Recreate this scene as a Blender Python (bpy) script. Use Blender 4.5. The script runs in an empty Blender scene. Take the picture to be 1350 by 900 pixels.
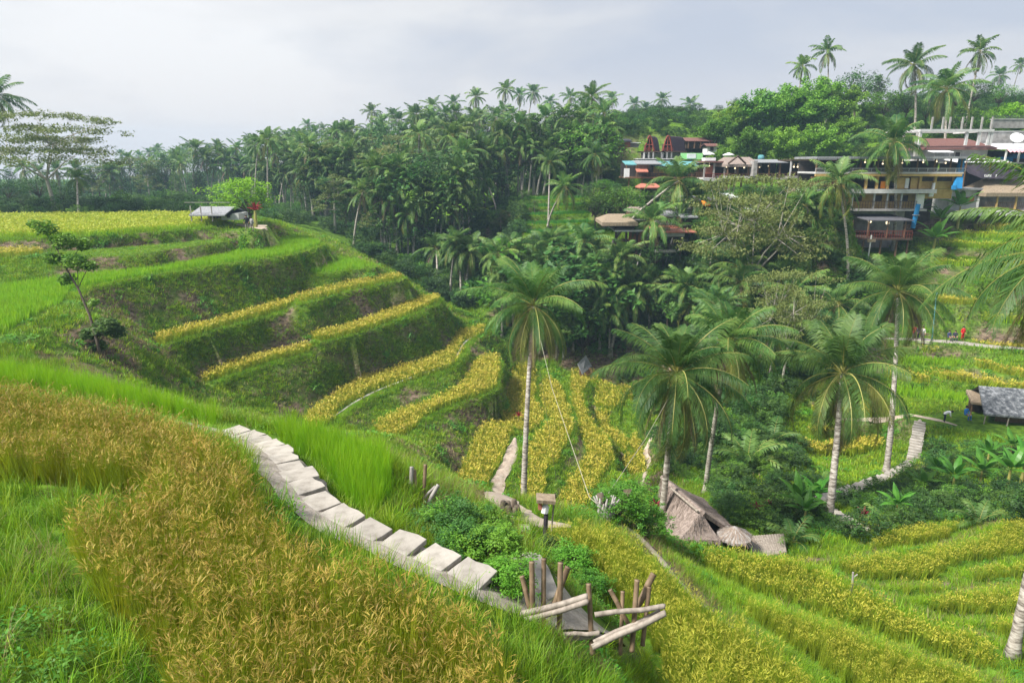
import bpy, bmesh, math, random
import numpy as np
from mathutils import Vector, Matrix, noise
from mathutils.geometry import delaunay_2d_cdt
R = math.radians
rng = np.random.default_rng(7); random.seed(7)
S = bpy.context.scene; COL = S.collection

# ------------------------------------------------------------ camera, sky, sun
PITCH = R(14.6); CAMZ = 30.0; F = 900.0
cam_d = bpy.data.cameras.new('camera'); cam = bpy.data.objects.new('camera', cam_d); COL.objects.link(cam)
cam_d.sensor_width = 36; cam_d.lens = 24; cam_d.clip_start = .1; cam_d.clip_end = 9000
cam.location = (0, 0, CAMZ); cam.rotation_euler = (math.pi/2 - PITCH, 0, 0); S.camera = cam

SUN_EL, SUN_AZ = R(50), R(-112)      # azimuth measured from +Y (view direction) towards +X
w = bpy.data.worlds.new('World'); S.world = w; w.use_nodes = True
def build_world():
    nt = w.node_tree; nt.nodes.clear(); N = nt.nodes.new; L = nt.links.new
    out = N('ShaderNodeOutputWorld'); bg = N('ShaderNodeBackground'); L(bg.outputs[0], out.inputs[0])
    sky = N('ShaderNodeTexSky'); sky.sky_type = 'NISHITA'; sky.sun_disc = False
    sky.sun_elevation = SUN_EL; sky.sun_rotation = SUN_AZ; sky.dust_density = 3; sky.air_density = 1.2
    tc = N('ShaderNodeTexCoord'); mp = N('ShaderNodeMapping'); mp.inputs['Scale'].default_value = (1, 1, 3.2)
    mp.inputs['Location'].default_value = (.35, .1, .2)
    L(tc.outputs['Generated'], mp.inputs[0])
    n1 = N('ShaderNodeTexNoise'); n1.inputs['Scale'].default_value = 2.1; n1.inputs['Detail'].default_value = 9
    n1.inputs['Roughness'].default_value = .5; n1.inputs['Distortion'].default_value = .35
    L(mp.outputs[0], n1.inputs[0])
    cr = N('ShaderNodeValToRGB'); e = cr.color_ramp.elements
    e[0].position = .40; e[0].color = (2.45, 2.65, 3.08, 1)
    e[1].position = .63; e[1].color = (3.55, 3.56, 3.62, 1)
    m = cr.color_ramp.elements.new(.52); m.color = (2.9, 3.0, 3.25, 1)
    L(n1.outputs[0], cr.inputs[0])
    # bright cloud gap high on the left
    dot = N('ShaderNodeVectorMath'); dot.operation = 'DOT_PRODUCT'
    d = Vector((-.43, .88, .19)).normalized(); dot.inputs[1].default_value = d
    nm = N('ShaderNodeVectorMath'); nm.operation = 'NORMALIZE'; L(tc.outputs['Generated'], nm.inputs[0]); L(nm.outputs[0], dot.inputs[0])
    mr = N('ShaderNodeMapRange'); mr.interpolation_type = 'SMOOTHERSTEP'
    mr.inputs[1].default_value = .90; mr.inputs[2].default_value = 1.01; mr.inputs[3].default_value = 0; mr.inputs[4].default_value = 1
    L(dot.outputs['Value'], mr.inputs[0])
    n2 = N('ShaderNodeTexNoise'); n2.inputs['Scale'].default_value = 3.2; n2.inputs['Detail'].default_value = 6; L(mp.outputs[0], n2.inputs[0])
    mm = N('ShaderNodeMath'); mm.operation = 'MULTIPLY'; L(mr.outputs[0], mm.inputs[0])
    r2 = N('ShaderNodeMapRange'); r2.inputs[1].default_value = .34; r2.inputs[2].default_value = .56; L(n2.outputs[0], r2.inputs[0]); L(r2.outputs[0], mm.inputs[1])
    mx = N('ShaderNodeMix'); mx.data_type = 'RGBA'; L(mm.outputs[0], mx.inputs['Factor']); L(cr.outputs[0], mx.inputs[6]); mx.inputs[7].default_value = (4.1, 4.08, 4.1, 1)
    # warm pale band just above the horizon
    sx = N('ShaderNodeSeparateXYZ'); L(nm.outputs[0], sx.inputs[0])
    hz = N('ShaderNodeMapRange'); hz.inputs[1].default_value = .0; hz.inputs[2].default_value = .17; hz.inputs[3].default_value = .75; hz.inputs[4].default_value = 0
    hz.interpolation_type = 'SMOOTHSTEP'; L(sx.outputs[2], hz.inputs[0])
    m3 = N('ShaderNodeMix'); m3.data_type = 'RGBA'; L(hz.outputs[0], m3.inputs['Factor']); L(mx.outputs[2], m3.inputs[6]); m3.inputs[7].default_value = (3.75, 3.5, 3.5, 1)
    # the sky behind the cloud deck
    m4 = N('ShaderNodeMix'); m4.data_type = 'RGBA'; m4.inputs['Factor'].default_value = .94; L(sky.outputs[0], m4.inputs[6]); L(m3.outputs[2], m4.inputs[7])
    L(m4.outputs[2], bg.inputs[0]); bg.inputs[1].default_value = .05*.81
build_world()
sl = bpy.data.lights.new('sun', 'SUN'); sl.energy = 1.5; sl.angle = R(12); sl.color = (1, .95, .87)
so = bpy.data.objects.new('sun', sl); COL.objects.link(so)
_sd = Vector((math.sin(SUN_AZ)*math.cos(SUN_EL), math.cos(SUN_AZ)*math.cos(SUN_EL), math.sin(SUN_EL)))
so.rotation_euler = (-_sd).to_track_quat('-Z', 'Y').to_euler(); so.location = (0, 0, 80)
S.view_settings.view_transform = 'Standard'; S.view_settings.look = 'None'; S.view_settings.gamma = 1
S.view_settings.exposure = 2.55
S.cycles.use_denoising = True; S.cycles.max_bounces = 6; S.cycles.diffuse_bounces = 3; S.cycles.transmission_bounces = 3
S.cycles.volume_bounces = 0; S.cycles.transparent_max_bounces = 6; S.cycles.use_adaptive_sampling = True

# ------------------------------------------------------------ helpers
SP, CP = math.sin(PITCH), math.cos(PITCH)
def ddt(py): return SP + (py-450)/F*CP                 # drop per metre of axial depth
def PT(px, py, t):                                     # pixel + axial depth -> world
    v = (py-450)/F
    return Vector((t*(px-675)/F, t*(CP - v*SP), CAMZ - t*(SP + v*CP)))
def PD(px, py, D): return PT(px, py, D/ddt(py))         # pixel + drop below the camera -> world
def pix(p):
    x, y, z = p[0], p[1], p[2]-CAMZ
    t = y*CP - z*SP; u = y*SP + z*CP
    return 675+F*x/t, 450-F*u/t, t

def tag(o, label=None, cat=None, group=None, kind=None):
    for k, v in (('label', label), ('category', cat), ('group', group), ('kind', kind)):
        if v: o[k] = v
    return o
def empty(name, loc=(0, 0, 0), rz=0, label=None, cat=None, group=None, sc=1):
    o = bpy.data.objects.new(name, None); COL.objects.link(o); o.location = loc; o.rotation_euler = (0, 0, rz); o.scale = (sc,)*3
    o.empty_display_size = .1
    return tag(o, label, cat, group)
def copy_tree(o, parent=None):
    c = o.copy(); COL.objects.link(c); c.parent = parent
    for ch in o.children: copy_tree(ch, c)
    return c

class MB:
    """collects quads/tris; build() links ONE mesh object"""
    def __init__(s): s.v = []; s.f = []; s.m = []; s.c = []; s.cur = 0
    def add(s, vs, fs, mi=None):
        b = len(s.v); s.v += [tuple(p) for p in vs]; s.f += [tuple(b+i for i in f) for f in fs]
        s.m += [s.cur if mi is None else mi]*len(fs); return s
    def box(s, c, d, rz=0, mi=None, M=None):
        x, y, z = d[0]/2, d[1]/2, d[2]/2
        vs = [Vector((a*x, b*y, e*z)) for a in (-1, 1) for b in (-1, 1) for e in (-1, 1)]
        rot = M or Matrix.Rotation(rz, 3, 'Z')
        vs = [rot @ p + Vector(c) for p in vs]
        return s.add(vs, [(0, 1, 3, 2), (4, 6, 7, 5), (0, 4, 5, 1), (2, 3, 7, 6), (0, 2, 6, 4), (1, 5, 7, 3)], mi)
    def tube(s, pts, r, n=8, mi=None, caps=True):
        pts = [Vector(p) for p in pts]; rs = r if isinstance(r, (list, tuple)) else [r]*len(pts); vs = []; k = len(pts)
        up = Vector((0, 0, 1)); d0 = (pts[-1]-pts[0]).normalized()
        if abs(d0.z) > .9: up = Vector((0, 1, 0))
        for i, p in enumerate(pts):
            d = (pts[min(i+1, k-1)]-pts[max(i-1, 0)]).normalized(); a = d.cross(up).normalized(); b = d.cross(a)
            for j in range(n):
                t = 2*math.pi*j/n; vs.append(p + (a*math.cos(t)+b*math.sin(t))*rs[i])
        fs = [(i*n+j, i*n+(j+1) % n, (i+1)*n+(j+1) % n, (i+1)*n+j) for i in range(k-1) for j in range(n)]
        if caps: fs += [tuple(range(n))[::-1], tuple((k-1)*n+j for j in range(n))]
        return s.add(vs, fs, mi)
    def bar(s, a, b, r, n=8, mi=None): return s.tube([a, b], r, n, mi)
    def sheet(s, pts, th, mi=None):      # polygon (list of 3D points) given thickness downward
        n = len(pts); a = [Vector(p) for p in pts]; b = [p - Vector((0, 0, th)) for p in a]
        fs = [tuple(range(n)), tuple(range(2*n-1, n-1, -1))] + [(i, (i+1) % n + 0, n+(i+1) % n, n+i)[::-1] for i in range(n)]
        return s.add(a+b, fs, mi)
    def build(s, name, mats, parent=None, smooth=False, loc=None):
        me = bpy.data.meshes.new(name); me.from_pydata(s.v, [], s.f)
        for m in (mats if isinstance(mats, (list, tuple)) else [mats]): me.materials.append(m)
        if len(me.materials) > 1: me.polygons.foreach_set('material_index', s.m)
        if smooth: me.polygons.foreach_set('use_smooth', [True]*len(me.polygons))
        me.validate(); me.update()
        o = bpy.data.objects.new(name, me); COL.objects.link(o); o.parent = parent
        if loc is not None: o.location = loc
        return o

# ------------------------------------------------------------ materials
def srgb(h):
    h = h.lstrip('#'); c = [int(h[i:i+2], 16)/255 for i in (0, 2, 4)]
    return tuple(x/12.92 if x <= .04045 else ((x+.055)/1.055)**2.4 for x in c)
def mat(name, cols, rough=.8, scale=8, vec='Object', stretch=(1, 1, 1), trans=0, rand=0, detail=4, bump=0, metal=0, spec=.3, dist=0, pos=None, huer=0):
    """cols: two or more linear colours blended by noise; rand: random value per object; trans: leaf translucency"""
    m = bpy.data.materials.new(name); m.use_nodes = True; nt = m.node_tree; nt.nodes.clear(); N = nt.nodes.new; L = nt.links.new
    out = N('ShaderNodeOutputMaterial'); p = N('ShaderNodeBsdfPrincipled')
    p.inputs['Roughness'].default_value = rough; p.inputs['Metallic'].default_value = metal; p.inputs['Specular IOR Level'].default_value = spec
    tc = N('ShaderNodeTexCoord'); mp = N('ShaderNodeMapping'); mp.inputs['Scale'].default_value = stretch; L(tc.outputs[vec], mp.inputs[0])
    nz = N('ShaderNodeTexNoise'); nz.inputs['Scale'].default_value = scale; nz.inputs['Detail'].default_value = detail; nz.inputs['Roughness'].default_value = .65
    nz.inputs['Distortion'].default_value = dist; L(mp.outputs[0], nz.inputs[0])
    cr = N('ShaderNodeValToRGB'); el = cr.color_ramp.elements; n = len(cols)
    for i, c in enumerate(cols):
        ps = pos[i] if pos else .33 + .34*i/max(1, n-1)
        if i < 2: el[i].position = ps if i == 0 else (ps if n == 2 else .9); e = el[i]
        else: e = el.new(ps)
        if i == 1: e.position = ps
        e.color = (*c[:3], 1)
    L(nz.outputs[0], cr.inputs[0]); col = cr.outputs[0]
    if rand or huer:
        oi = N('ShaderNodeObjectInfo'); hs = N('ShaderNodeHueSaturation')
        mr = N('ShaderNodeMapRange'); mr.inputs[3].default_value = 1-rand; mr.inputs[4].default_value = 1+rand; L(oi.outputs['Random'], mr.inputs[0]); L(mr.outputs[0], hs.inputs['Value'])
        if huer:
            mu = N('ShaderNodeMath'); mu.operation = 'MULTIPLY'; mu.inputs[1].default_value = 37.7; L(oi.outputs['Random'], mu.inputs[0])
            fr = N('ShaderNodeMath'); fr.operation = 'FRACT'; L(mu.outputs[0], fr.inputs[0])
            mh = N('ShaderNodeMapRange'); mh.inputs[3].default_value = .5-huer; mh.inputs[4].default_value = .5+huer; L(fr.outputs[0], mh.inputs[0]); L(mh.outputs[0], hs.inputs['Hue'])
        L(col, hs.inputs['Color']); col = hs.outputs[0]
    L(col, p.inputs['Base Color'])
    if bump:
        bp = N('ShaderNodeBump'); bp.inputs['Strength'].default_value = bump; bp.inputs['Distance'].default_value = .05; L(nz.outputs[0], bp.inputs['Height']); L(bp.outputs[0], p.inputs['Normal'])
    if trans:
        tr = N('ShaderNodeBsdfTranslucent'); L(col, tr.inputs[0]); ms = N('ShaderNodeMixShader'); ms.inputs[0].default_value = trans
        L(p.outputs[0], ms.inputs[1]); L(tr.outputs[0], ms.inputs[2]); L(ms.outputs[0], out.inputs[0])
    else: L(p.outputs[0], out.inputs[0])
    return m
M = {}
import re as re_
# ------------------------------------------------------------ terraces: flat ledges stepping down the amphitheatre
# name, crop, drop below eye, outline traced on the flat ledge (photo coordinates), inset of crop
T = []
def terr(name, crop, D, pts, pr=0, inset=.35, hgt=1.0): T.append(dict(name=name, crop=crop, D=D, pts=pts, xy=[tuple(PD(x, y, D)[:2]) for x, y in pts], inset=inset, h=hgt))
def ledge(name, crop, t, w, pts, inset=.3):
    """narrow ledge: pts are the lip (px,py), t axial depth of its first point, w depth in metres"""
    D = t*ddt(pts[0][1]); f = [PD(x, y, D) for x, y in pts]; b = [p + Vector((0, w, 0)) for p in f[::-1]]
    q = [pix((p.x, p.y, CAMZ-D))[:2] for p in f+b]
    terr(name, crop, D, q, inset=inset)
# left shoulder
terr('far_field', 'yellowgreen', 7.0, [(-140,286),(0,286),(150,285),(250,284),(300,287),(306,296),(220,305),(110,312),(0,314),(-140,316)])
terr('track', 'none', 7.3, [(306,288),(335,287),(352,292),(354,301),(335,306),(310,303)])
terr('upper_ledge_gold', 'gold', 8.2, [(-140,334),(0,334),(60,331),(66,337),(0,342),(-140,345)])
terr('upper_ledge', 'none', 8.2, [(66,332),(150,326),(220,321),(290,314),(300,318),(290,320),(200,333),(100,340),(60,340)])
terr('green_terrace', 'green', 9.6, [(-140,400),(-60,388),(0,379),(100,366),(200,356),(300,336),(340,325),(380,314),(410,314),(428,322),(400,332),(375,338),(330,343),(250,355),(150,372),(100,382),(92,398),(30,430),(0,450),(-140,520)], inset=.45)
terr('green_terrace_low', 'green', 11.9, [(392,354),(405,347),(440,340),(470,344),(500,352),(450,358),(405,362)])
terr('t1', 'gold', 14.0, [(205,460),(240,447),(290,434),(350,417),(398,401),(398,391),(350,407),(290,424),(240,437),(200,449)], inset=.3)
terr('t1b', 'gold', 13.35, [(392,403),(450,387),(500,375),(532,370),(535,363),(500,367),(450,377),(392,393)], inset=.3)
terr('t2b', 'gold', 16.4, [(412,453),(445,447),(480,437),(540,417),(583,397),(577,391),(540,400),(480,425),(440,437),(406,444)], inset=.4)
terr('t2a', 'gold', 17.1, [(262,512),(300,497),(350,480),(400,467),(418,461),(414,456),(395,459),(350,469),(300,484),(258,501)], inset=.35)
terr('t3', 'gold', 20.9, [(395,556),(430,528),(473,501),(551,481),(586,465),(602,440),(640,430),(643,438),(616,453),(612,467),(597,486),(560,497),(505,515),(470,533),(430,562),(405,590)], inset=.55)
terr('t4', 'gold', 22.2, [(490,562),(531,541),(574,528),(605,512),(618,490),(630,474),(655,468),(662,478),(660,495),(655,515),(605,532),(565,548),(540,575),(500,585)], inset=.7)
# valley floor
terr('fa', 'gold', 24.6, [(606,634),(620,602),(638,566),(671,568),(676,597),(662,618),(640,638),(620,645)])
terr('fb', 'gold', 25.6, [(655,558),(671,522),(679,494),(700,482),(706,500),(702,527),(716,549),(696,566)])
terr('fc', 'gold', 26.0, [(713,517),(722,503),(736,512),(750,548),(728,556),(716,537)])
terr('fd', 'gold', 25.2, [(727,557),(750,557),(752,572),(735,602),(716,625),(699,620),(700,590)])
terr('fe', 'gold', 26.0, [(754,510),(778,513),(768,527),(773,555),(798,583),(801,607),(779,637),(765,671),(737,668),(749,630),(773,597),(756,541)])
terr('ff', 'gold', 27.0, [(788,508),(806,510),(823,533),(804,539),(785,537)])
terr('fg', 'gold', 27.4, [(784,542),(804,543),(804,566),(826,580),(822,596),(797,575)])
terr('fh', 'gold', 28.0, [(821,600),(838,575),(848,608),(851,630),(838,640),(822,618)])
terr('fi', 'gold', 26.6, [(754,491),(783,490),(787,505),(757,508)])
terr('fj', 'gold', 28.2, [(812,510),(842,517),(830,534)])
terr('fk', 'gold', 25.4, [(688,637),(719,635),(716,655),(712,678),(690,676)])
# foreground
terr('near_field', 'ripe', 5.0, [(-300,538),(0,543),(100,555),(200,576),(320,624),(352,700),(392,748),(440,782),(520,805),(600,838),(650,868),(690,930),(700,1150),(250,1150),(205,900),(118,805),(78,722),(185,702),(200,672),(120,656),(0,640),(-300,620)], inset=.12)
terr('near_strip', 'green', 6.0, [(-250,470),(-100,480),(0,492),(130,514),(300,560),(420,578),(520,612),(524,640),(502,694),(452,667),(422,627),(385,600),(330,584),(150,546),(0,518),(-250,500)], inset=.12)
terr('mound_field', 'gold2', 9.5, [(700,712),(760,708),(820,717),(862,745),(897,785),(942,825),(1012,870),(1085,925),(1100,1010),(880,1010),(858,880),(815,812),(765,765),(725,745)], inset=.25)
terr('h1', 'gold2', 11.6, [(932,775),(984,795),(1071,826),(1141,847),(1193,870),(1298,902),(1330,960),(1160,960),(1089,900),(1019,855)], inset=.25)
terr('h2', 'gold2', 13.2, [(915,730),(960,733),(1019,741),(1071,752),(1124,782),(1176,806),(1228,827),(1312,850),(1334,892),(1298,893),(1193,861),(1141,838),(1071,816),(984,785),(918,758)], inset=.25)
terr('h3', 'gold2', 17.2, [(1120,724),(1170,707),(1228,692),(1262,690),(1277,697),(1257,716),(1210,724),(1150,734)])
terr('h4', 'gold2', 16.0, [(1085,745),(1193,733),(1270,718),(1298,706),(1312,692),(1430,688),(1430,735),(1350,733),(1329,742),(1262,750),(1239,769),(1124,772)])
terr('h5', 'gold2', 15.6, [(1268,753),(1332,747),(1355,740),(1440,742),(1440,768),(1355,768),(1298,774),(1268,773)])
terr('h6', 'gold2', 15.0, [(1131,778),(1230,775),(1263,777),(1260,787),(1165,791)])
terr('h7', 'gold2', 14.4, [(1190,799),(1280,783),(1350,778),(1450,780),(1450,812),(1315,818),(1228,815)])
terr('h8', 'gold2', 13.8, [(1240,825),(1315,824),(1460,818),(1460,862),(1345,856),(1325,848)])
# right-hand slope beyond the ravine
ledge('r_path', 'none', 80, 2.4, [(1160,448),(1200,449),(1260,453),(1330,463),(1400,466)])
ledge('r1', 'gold', 78.0, 2.4, [(1218,468),(1275,469)]); ledge('r1b', 'gold', 78, 3, [(1300,466),(1330,469),(1400,474)])
ledge('r2', 'gold', 73, 2.4, [(1285,484),(1350,500),(1400,508)])
ledge('r3', 'gold', 70, 2.4, [(1172,501),(1236,508)]); ledge('r3b', 'gold', 69, 2.4, [(1240,501),(1300,510),(1400,527)])
ledge('r4', 'gold', 61.5, 2.6, [(1100,553),(1157,551)]); ledge('r4b', 'gold', 64, 2.4, [(1078,548),(1092,552)])
ledge('r5', 'gold', 58, 1.8, [(1062,600),(1111,603),(1168,592)]); ledge('r6', 'gold', 60, 1.6, [(1075,580),(1100,578)])
ledge('u1', 'gold', 94, 2.2, [(1285,303),(1420,306)]); ledge('u2', 'yellowgreen', 92, 2, [(1270,313),(1420,318)])
ledge('u3', 'yellowgreen', 90, 1.8, [(1245,325),(1420,334)]); ledge('u4', 'yellowgreen', 88, 2.4, [(1240,350),(1420,358)])
ledge('u5', 'green', 86, 2.2, [(1290,384),(1420,388)]); ledge('u6', 'gold', 84.5, 2.2, [(1205,399),(1290,403)])
ledge('u7', 'yellowgreen', 82.8, 2.2, [(1255,424),(1420,430)])
ledge('g5', 'none', 80.5, 2.4, [(1180,456),(1420,470)]); ledge('g6', 'none', 71, 2.4, [(1170,513),(1420,532)]); ledge('g7', 'none', 97, 2, [(1240,296),(1420,299)]); ledge('g8', 'none', 89, 1.6, [(1250,338),(1420,345)]); ledge('g1', 'green', 76, 2, [(1190,480),(1285,484)]); ledge('g2', 'green', 67, 2.6, [(1175,522),(1262,530),(1340,545)]); ledge('g3', 'green', 87, 2, [(1235,368),(1420,374)]); ledge('g4', 'green', 81.6, 1.6, [(1190,438),(1235,440)])
# small rice terraces across the ravine
for i, y in enumerate((262, 272, 283, 295, 307)): ledge('far_rice_%d' % i, 'deepgreen', 116-3.5*i, 3.3, [(690, y+2), (760, y), (835, y-3)], inset=.2)
# building platforms
ledge('village_floor', 'none', 108, 16, [(795,250),(960,250),(1120,262)])
ledge('village_floor_low', 'none', 90, 15, [(1050,334),(1215,336)])
ledge('upper_village', 'none', 96, 12, [(1228,284),(1420,286)])
terr('hut_pad', 'none', 17.6, [(858,735),(850,690),(900,672),(985,690),(1045,722),(1030,735),(930,738)])
terr('right_hut_pad', 'none', 21.6, [(1195,549),(1235,545),(1270,541),(1400,552),(1420,600),(1350,582),(1262,566),(1215,558)])
terr('track_slab', 'none', 6.6, [(655,735),(690,727),(722,740),(742,775),(720,792),(690,765)])

# smooth ground under and between the terraces: (px, py, axial depth)
CT = [(0,640,11.5),(90,690,9.2),(60,760,7.6),(0,860,6.0),(150,880,6.4),(-200,760,8),(-300,900,6),(330,600,13.5),(420,680,11.0),(540,740,9.9),(640,790,9.2),(740,830,8.8),
 (810,870,8.9),(560,690,12.6),(545,650,14.2),(530,610,17),(600,700,13.2),(640,690,15.5),(610,640,22),(680,714,16),(650,740,11.8),(700,790,10.2),(790,830,10.2),(840,900,9.8),(860,980,9),
 (900,720,23.5),(880,690,24),(845,690,23),(800,682,20.5),(760,676,21),(735,684,21),(930,760,19.5),(1000,830,16.3),(1100,890,15.0),
 (0,470,42),(60,450,41),(-150,520,36),(120,470,43),(200,490,47),(150,430,46),(230,530,44),(330,545,46),(120,520,31),(300,570,34),(400,600,40),(500,600,42),(440,640,28),(540,640,32),(580,600,50),(560,575,53),
 (600,570,56),(630,545,60),(640,660,42),(700,690,38),(760,690,40),(800,670,42),(850,640,50),(870,600,58),(830,560,66),(860,540,70),(790,500,80),(720,480,88),(660,450,92),
 (600,400,100),(560,370,104),(520,340,112),(460,310,120),(430,300,124),(350,280,122),(250,270,124),(100,275,122),(0,275,122),(-200,275,120),
 (700,440,94),(800,430,92),(880,440,90),(950,420,88),(1000,400,88),(1050,360,90),(900,340,97),(840,330,100),(760,330,104),(680,330,110),(600,330,116),(560,300,130),
 (1000,480,78),(940,500,74),(900,560,62),(950,600,54),(1000,600,52),(1000,640,46),(960,660,42),(1050,620,50),(1040,560,60),(1080,520,66),(1120,480,73),(1150,460,77),(1060,450,80),(1130,420,84),(1160,380,86),(1180,350,87),
 (1150,520,66),(1240,520,66),(1330,540,61.5),(1100,660,46),(1180,620,52),(1260,600,50),(1340,620,46),(1150,670,42),(1250,660,41),(1350,660,39),(1060,700,37),(1000,700,33.5),(1120,700,35.5),(1200,690,34),(1420,660,38),
 (1240,300,94),(1200,300,93),(1300,450,81),(1450,420,84),(1450,520,66),(1500,700,30),
 (600,270,150),(500,260,165),(400,260,175),(700,240,140),(780,225,128),(700,205,165),(600,200,185),(500,215,215),(400,225,240),(300,230,265),(200,240,285),(100,243,300),(0,243,310),(-150,243,300),
 (820,200,132),(900,205,130),(960,195,132),(1000,180,138),(1060,160,145),(1120,150,150),(1200,150,142),(1280,165,128),(1330,180,116),(1350,150,135),(1500,160,130),(1330,232,104),(1200,215,112),(1100,225,116),
 (250,262,200),(100,262,200),(0,262,195),(-150,262,190)]
PC = [tuple(PT(x, y, t)) for x, y, t in CT]
# beyond the ridges and behind the photographer
PC += [(x, y, z) for x, y, z in ((0,-3,26.5),(-12,-3,26.5),(12,-4,25),(-25,8,26),(22,2,22),(0,-30,26),(-50,-30,27),(50,-30,20),(0,-120,25),(-150,-100,25),(150,-100,20),
  (-110,20,27),(-140,80,26),(90,20,14),(120,60,14),(140,100,28),(200,150,40),(160,30,16),(-250,120,24),(-300,300,22),(-150,420,16),(60,420,22),(200,330,34),(400,200,36),(350,0,20),(-400,0,24),
  (0,700,18),(400,600,24),(-400,600,18),(0,-400,22),(600,300,28),(-600,300,22))]

def tps(P, Q):
    P = np.array(P); n = len(P)
    def K(a, b):
        d2 = ((a[:, None, :]-b[None, :, :])**2).sum(-1); return .5*d2*np.log(d2+1e-9)
    A = np.zeros((n+3, n+3)); A[:n, :n] = K(P[:, :2], P[:, :2]) + np.eye(n)*6.0; A[:n, n] = 1; A[:n, n+1:] = P[:, :2]; A[n, :n] = 1; A[n+1:, :n] = P[:, :2].T
    w_ = np.linalg.solve(A, np.r_[P[:, 2], 0, 0, 0])
    out = np.empty(len(Q))
    for i in range(0, len(Q), 20000):
        q = Q[i:i+20000]; out[i:i+20000] = K(q, P[:, :2]) @ w_[:n] + w_[n] + q @ w_[n+1:]
    return out
def resample(poly, step, closed=True):
    out = []; n = len(poly)
    for i in range(n if closed else n-1):
        a = np.array(poly[i]); b = np.array(poly[(i+1) % n]); k = max(1, int(np.hypot(*(b-a))/step))
        out += [tuple(a+(b-a)*j/k) for j in range(k)]
    if not closed: out.append(tuple(poly[-1]))
    return out
def smooth(poly, closed=True, it=2):
    for _ in range(it):
        n = len(poly); q = [] if closed else [poly[0]]
        for i in range(n if closed else n-1):
            a = poly[i]; b = poly[(i+1) % n]
            q += [(a[0]*.75+b[0]*.25, a[1]*.75+b[1]*.25), (a[0]*.25+b[0]*.75, a[1]*.25+b[1]*.75)]
        if not closed: q.append(poly[-1])
        poly = q
    return poly
def inside(poly, Q):
    P = np.array(poly); r = np.zeros(len(Q), bool); x, y = Q[:, 0], Q[:, 1]
    lo, hi = P.min(0), P.max(0); m = (x >= lo[0]) & (x <= hi[0]) & (y >= lo[1]) & (y <= hi[1]); ix = np.nonzero(m)[0]
    if not len(ix): return r
    xs, ys = x[ix], y[ix]; c = np.zeros(len(ix), bool); j = len(P)-1
    for i in range(len(P)):
        yi, yj, xi, xj = P[i, 1], P[j, 1], P[i, 0], P[j, 0]
        if yi != yj:
            c ^= ((yi > ys) != (yj > ys)) & (xs < (xj-xi)*(ys-yi)/(yj-yi)+xi)
        j = i
    r[ix] = c; return r
def dist_poly(poly, Q, closed=True):
    P = np.array(poly); d = np.full(len(Q), 1e9); n = len(P)
    for i in range(n if closed else n-1):
        a = P[i]; b = P[(i+1) % n]; ab = b-a; l = (ab**2).sum()+1e-12
        t = np.clip(((Q-a)@ab)/l, 0, 1); d = np.minimum(d, np.hypot(*(Q-a-t[:, None]*ab).T))
    return d

for r in T:                             # real ledges run right up to the foot of the next bank
    if r['name'] in ('fa','fb','fc','fd','fe','ff','fg','fh','fi','fj','fk','h2','h3','h4','h5','h6','h7','h8','h1'):
        c = np.mean(r['xy'], 0); k_ = 1.2 if r['name'][0] == 'f' else 1.0; r['xy'] = [tuple(c+(np.array(q)-c)*k_) for q in r['xy']]; r['inset'] = .12 if r['name'][0] == 'f' else .28; r['h'] = 1.0 if r['name'][0] == 'f' else .82
    if re_.match(r'[rug]\d', r['name']): r['h'] = 1.25; r['inset'] = .08
    if r['name'] in ('t1', 't1b', 't2a', 't2b', 't3', 't4'): r['inset'] = .25
T.sort(key=lambda r: r['D'])            # higher ledges win where outlines touch
pts = []; edges = []
for r in T:
    r['xy'] = smooth(resample(r['xy'], np.hypot(*np.mean(r['xy'], 0))*.03), it=2)
    dm = np.hypot(*np.mean(r['xy'], 0)); st = max(.12, dm*.009)
    q = resample(r['xy'], st)
    # natural wobble of the hand-made edges
    q = [(x+.012*dm**.5*2*noise.noise((x*.9, y*.9, 3)), y+.012*dm**.5*2*noise.noise((x*.9, y*.9, 9))) for x, y in q]
    r['xy'] = q; b = len(pts); pts += q; edges += [(b+i, b+(i+1) % len(q)) for i in range(len(q))]
nfix = len(pts)
r_ = 2.5
while r_ < 700:
    fac = .0125 if r_ < 100 else .02 if r_ < 200 else .04
    for a in np.arange(-58, 58.01, math.degrees(fac)*.95):
        aa = R(a + rng.uniform(-.2, .2)); rr = r_*(1+rng.uniform(-.3, .3)*fac); pts.append((rr*math.sin(aa), rr*math.cos(aa)))
    r_ *= 1+fac
for r_ in (3, 8, 16, 30, 60, 120, 250, 500, 690):
    for a in range(64, 297, 8): pts.append((r_*math.sin(R(a)), r_*math.cos(R(a))))
A = np.array(pts)
# thin out free points that sit too close to ledge outlines
fixed = A[:nfix]; cell = {}
for i, (x, y) in enumerate(fixed): cell.setdefault((int(x//1), int(y//1)), []).append(i)
keep = np.ones(len(A), bool)
for i in range(nfix, len(A)):
    x, y = A[i]; cx, cy = int(x//1), int(y//1); lim = .0045*math.hypot(x, y)
    for dx in (-1, 0, 1):
        for dy in (-1, 0, 1):
            for j in cell.get((cx+dx, cy+dy), ()):
                if (fixed[j][0]-x)**2+(fixed[j][1]-y)**2 < lim*lim: keep[i] = False
A = A[keep]
vco, ved, vfa, *_ = delaunay_2d_cdt([Vector(p) for p in A], edges, [], 0, 1e-5, False)
V = np.array([tuple(v) for v in vco]); FA = [f for f in vfa if len(f) == 3]; FA = np.array(FA)
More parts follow.
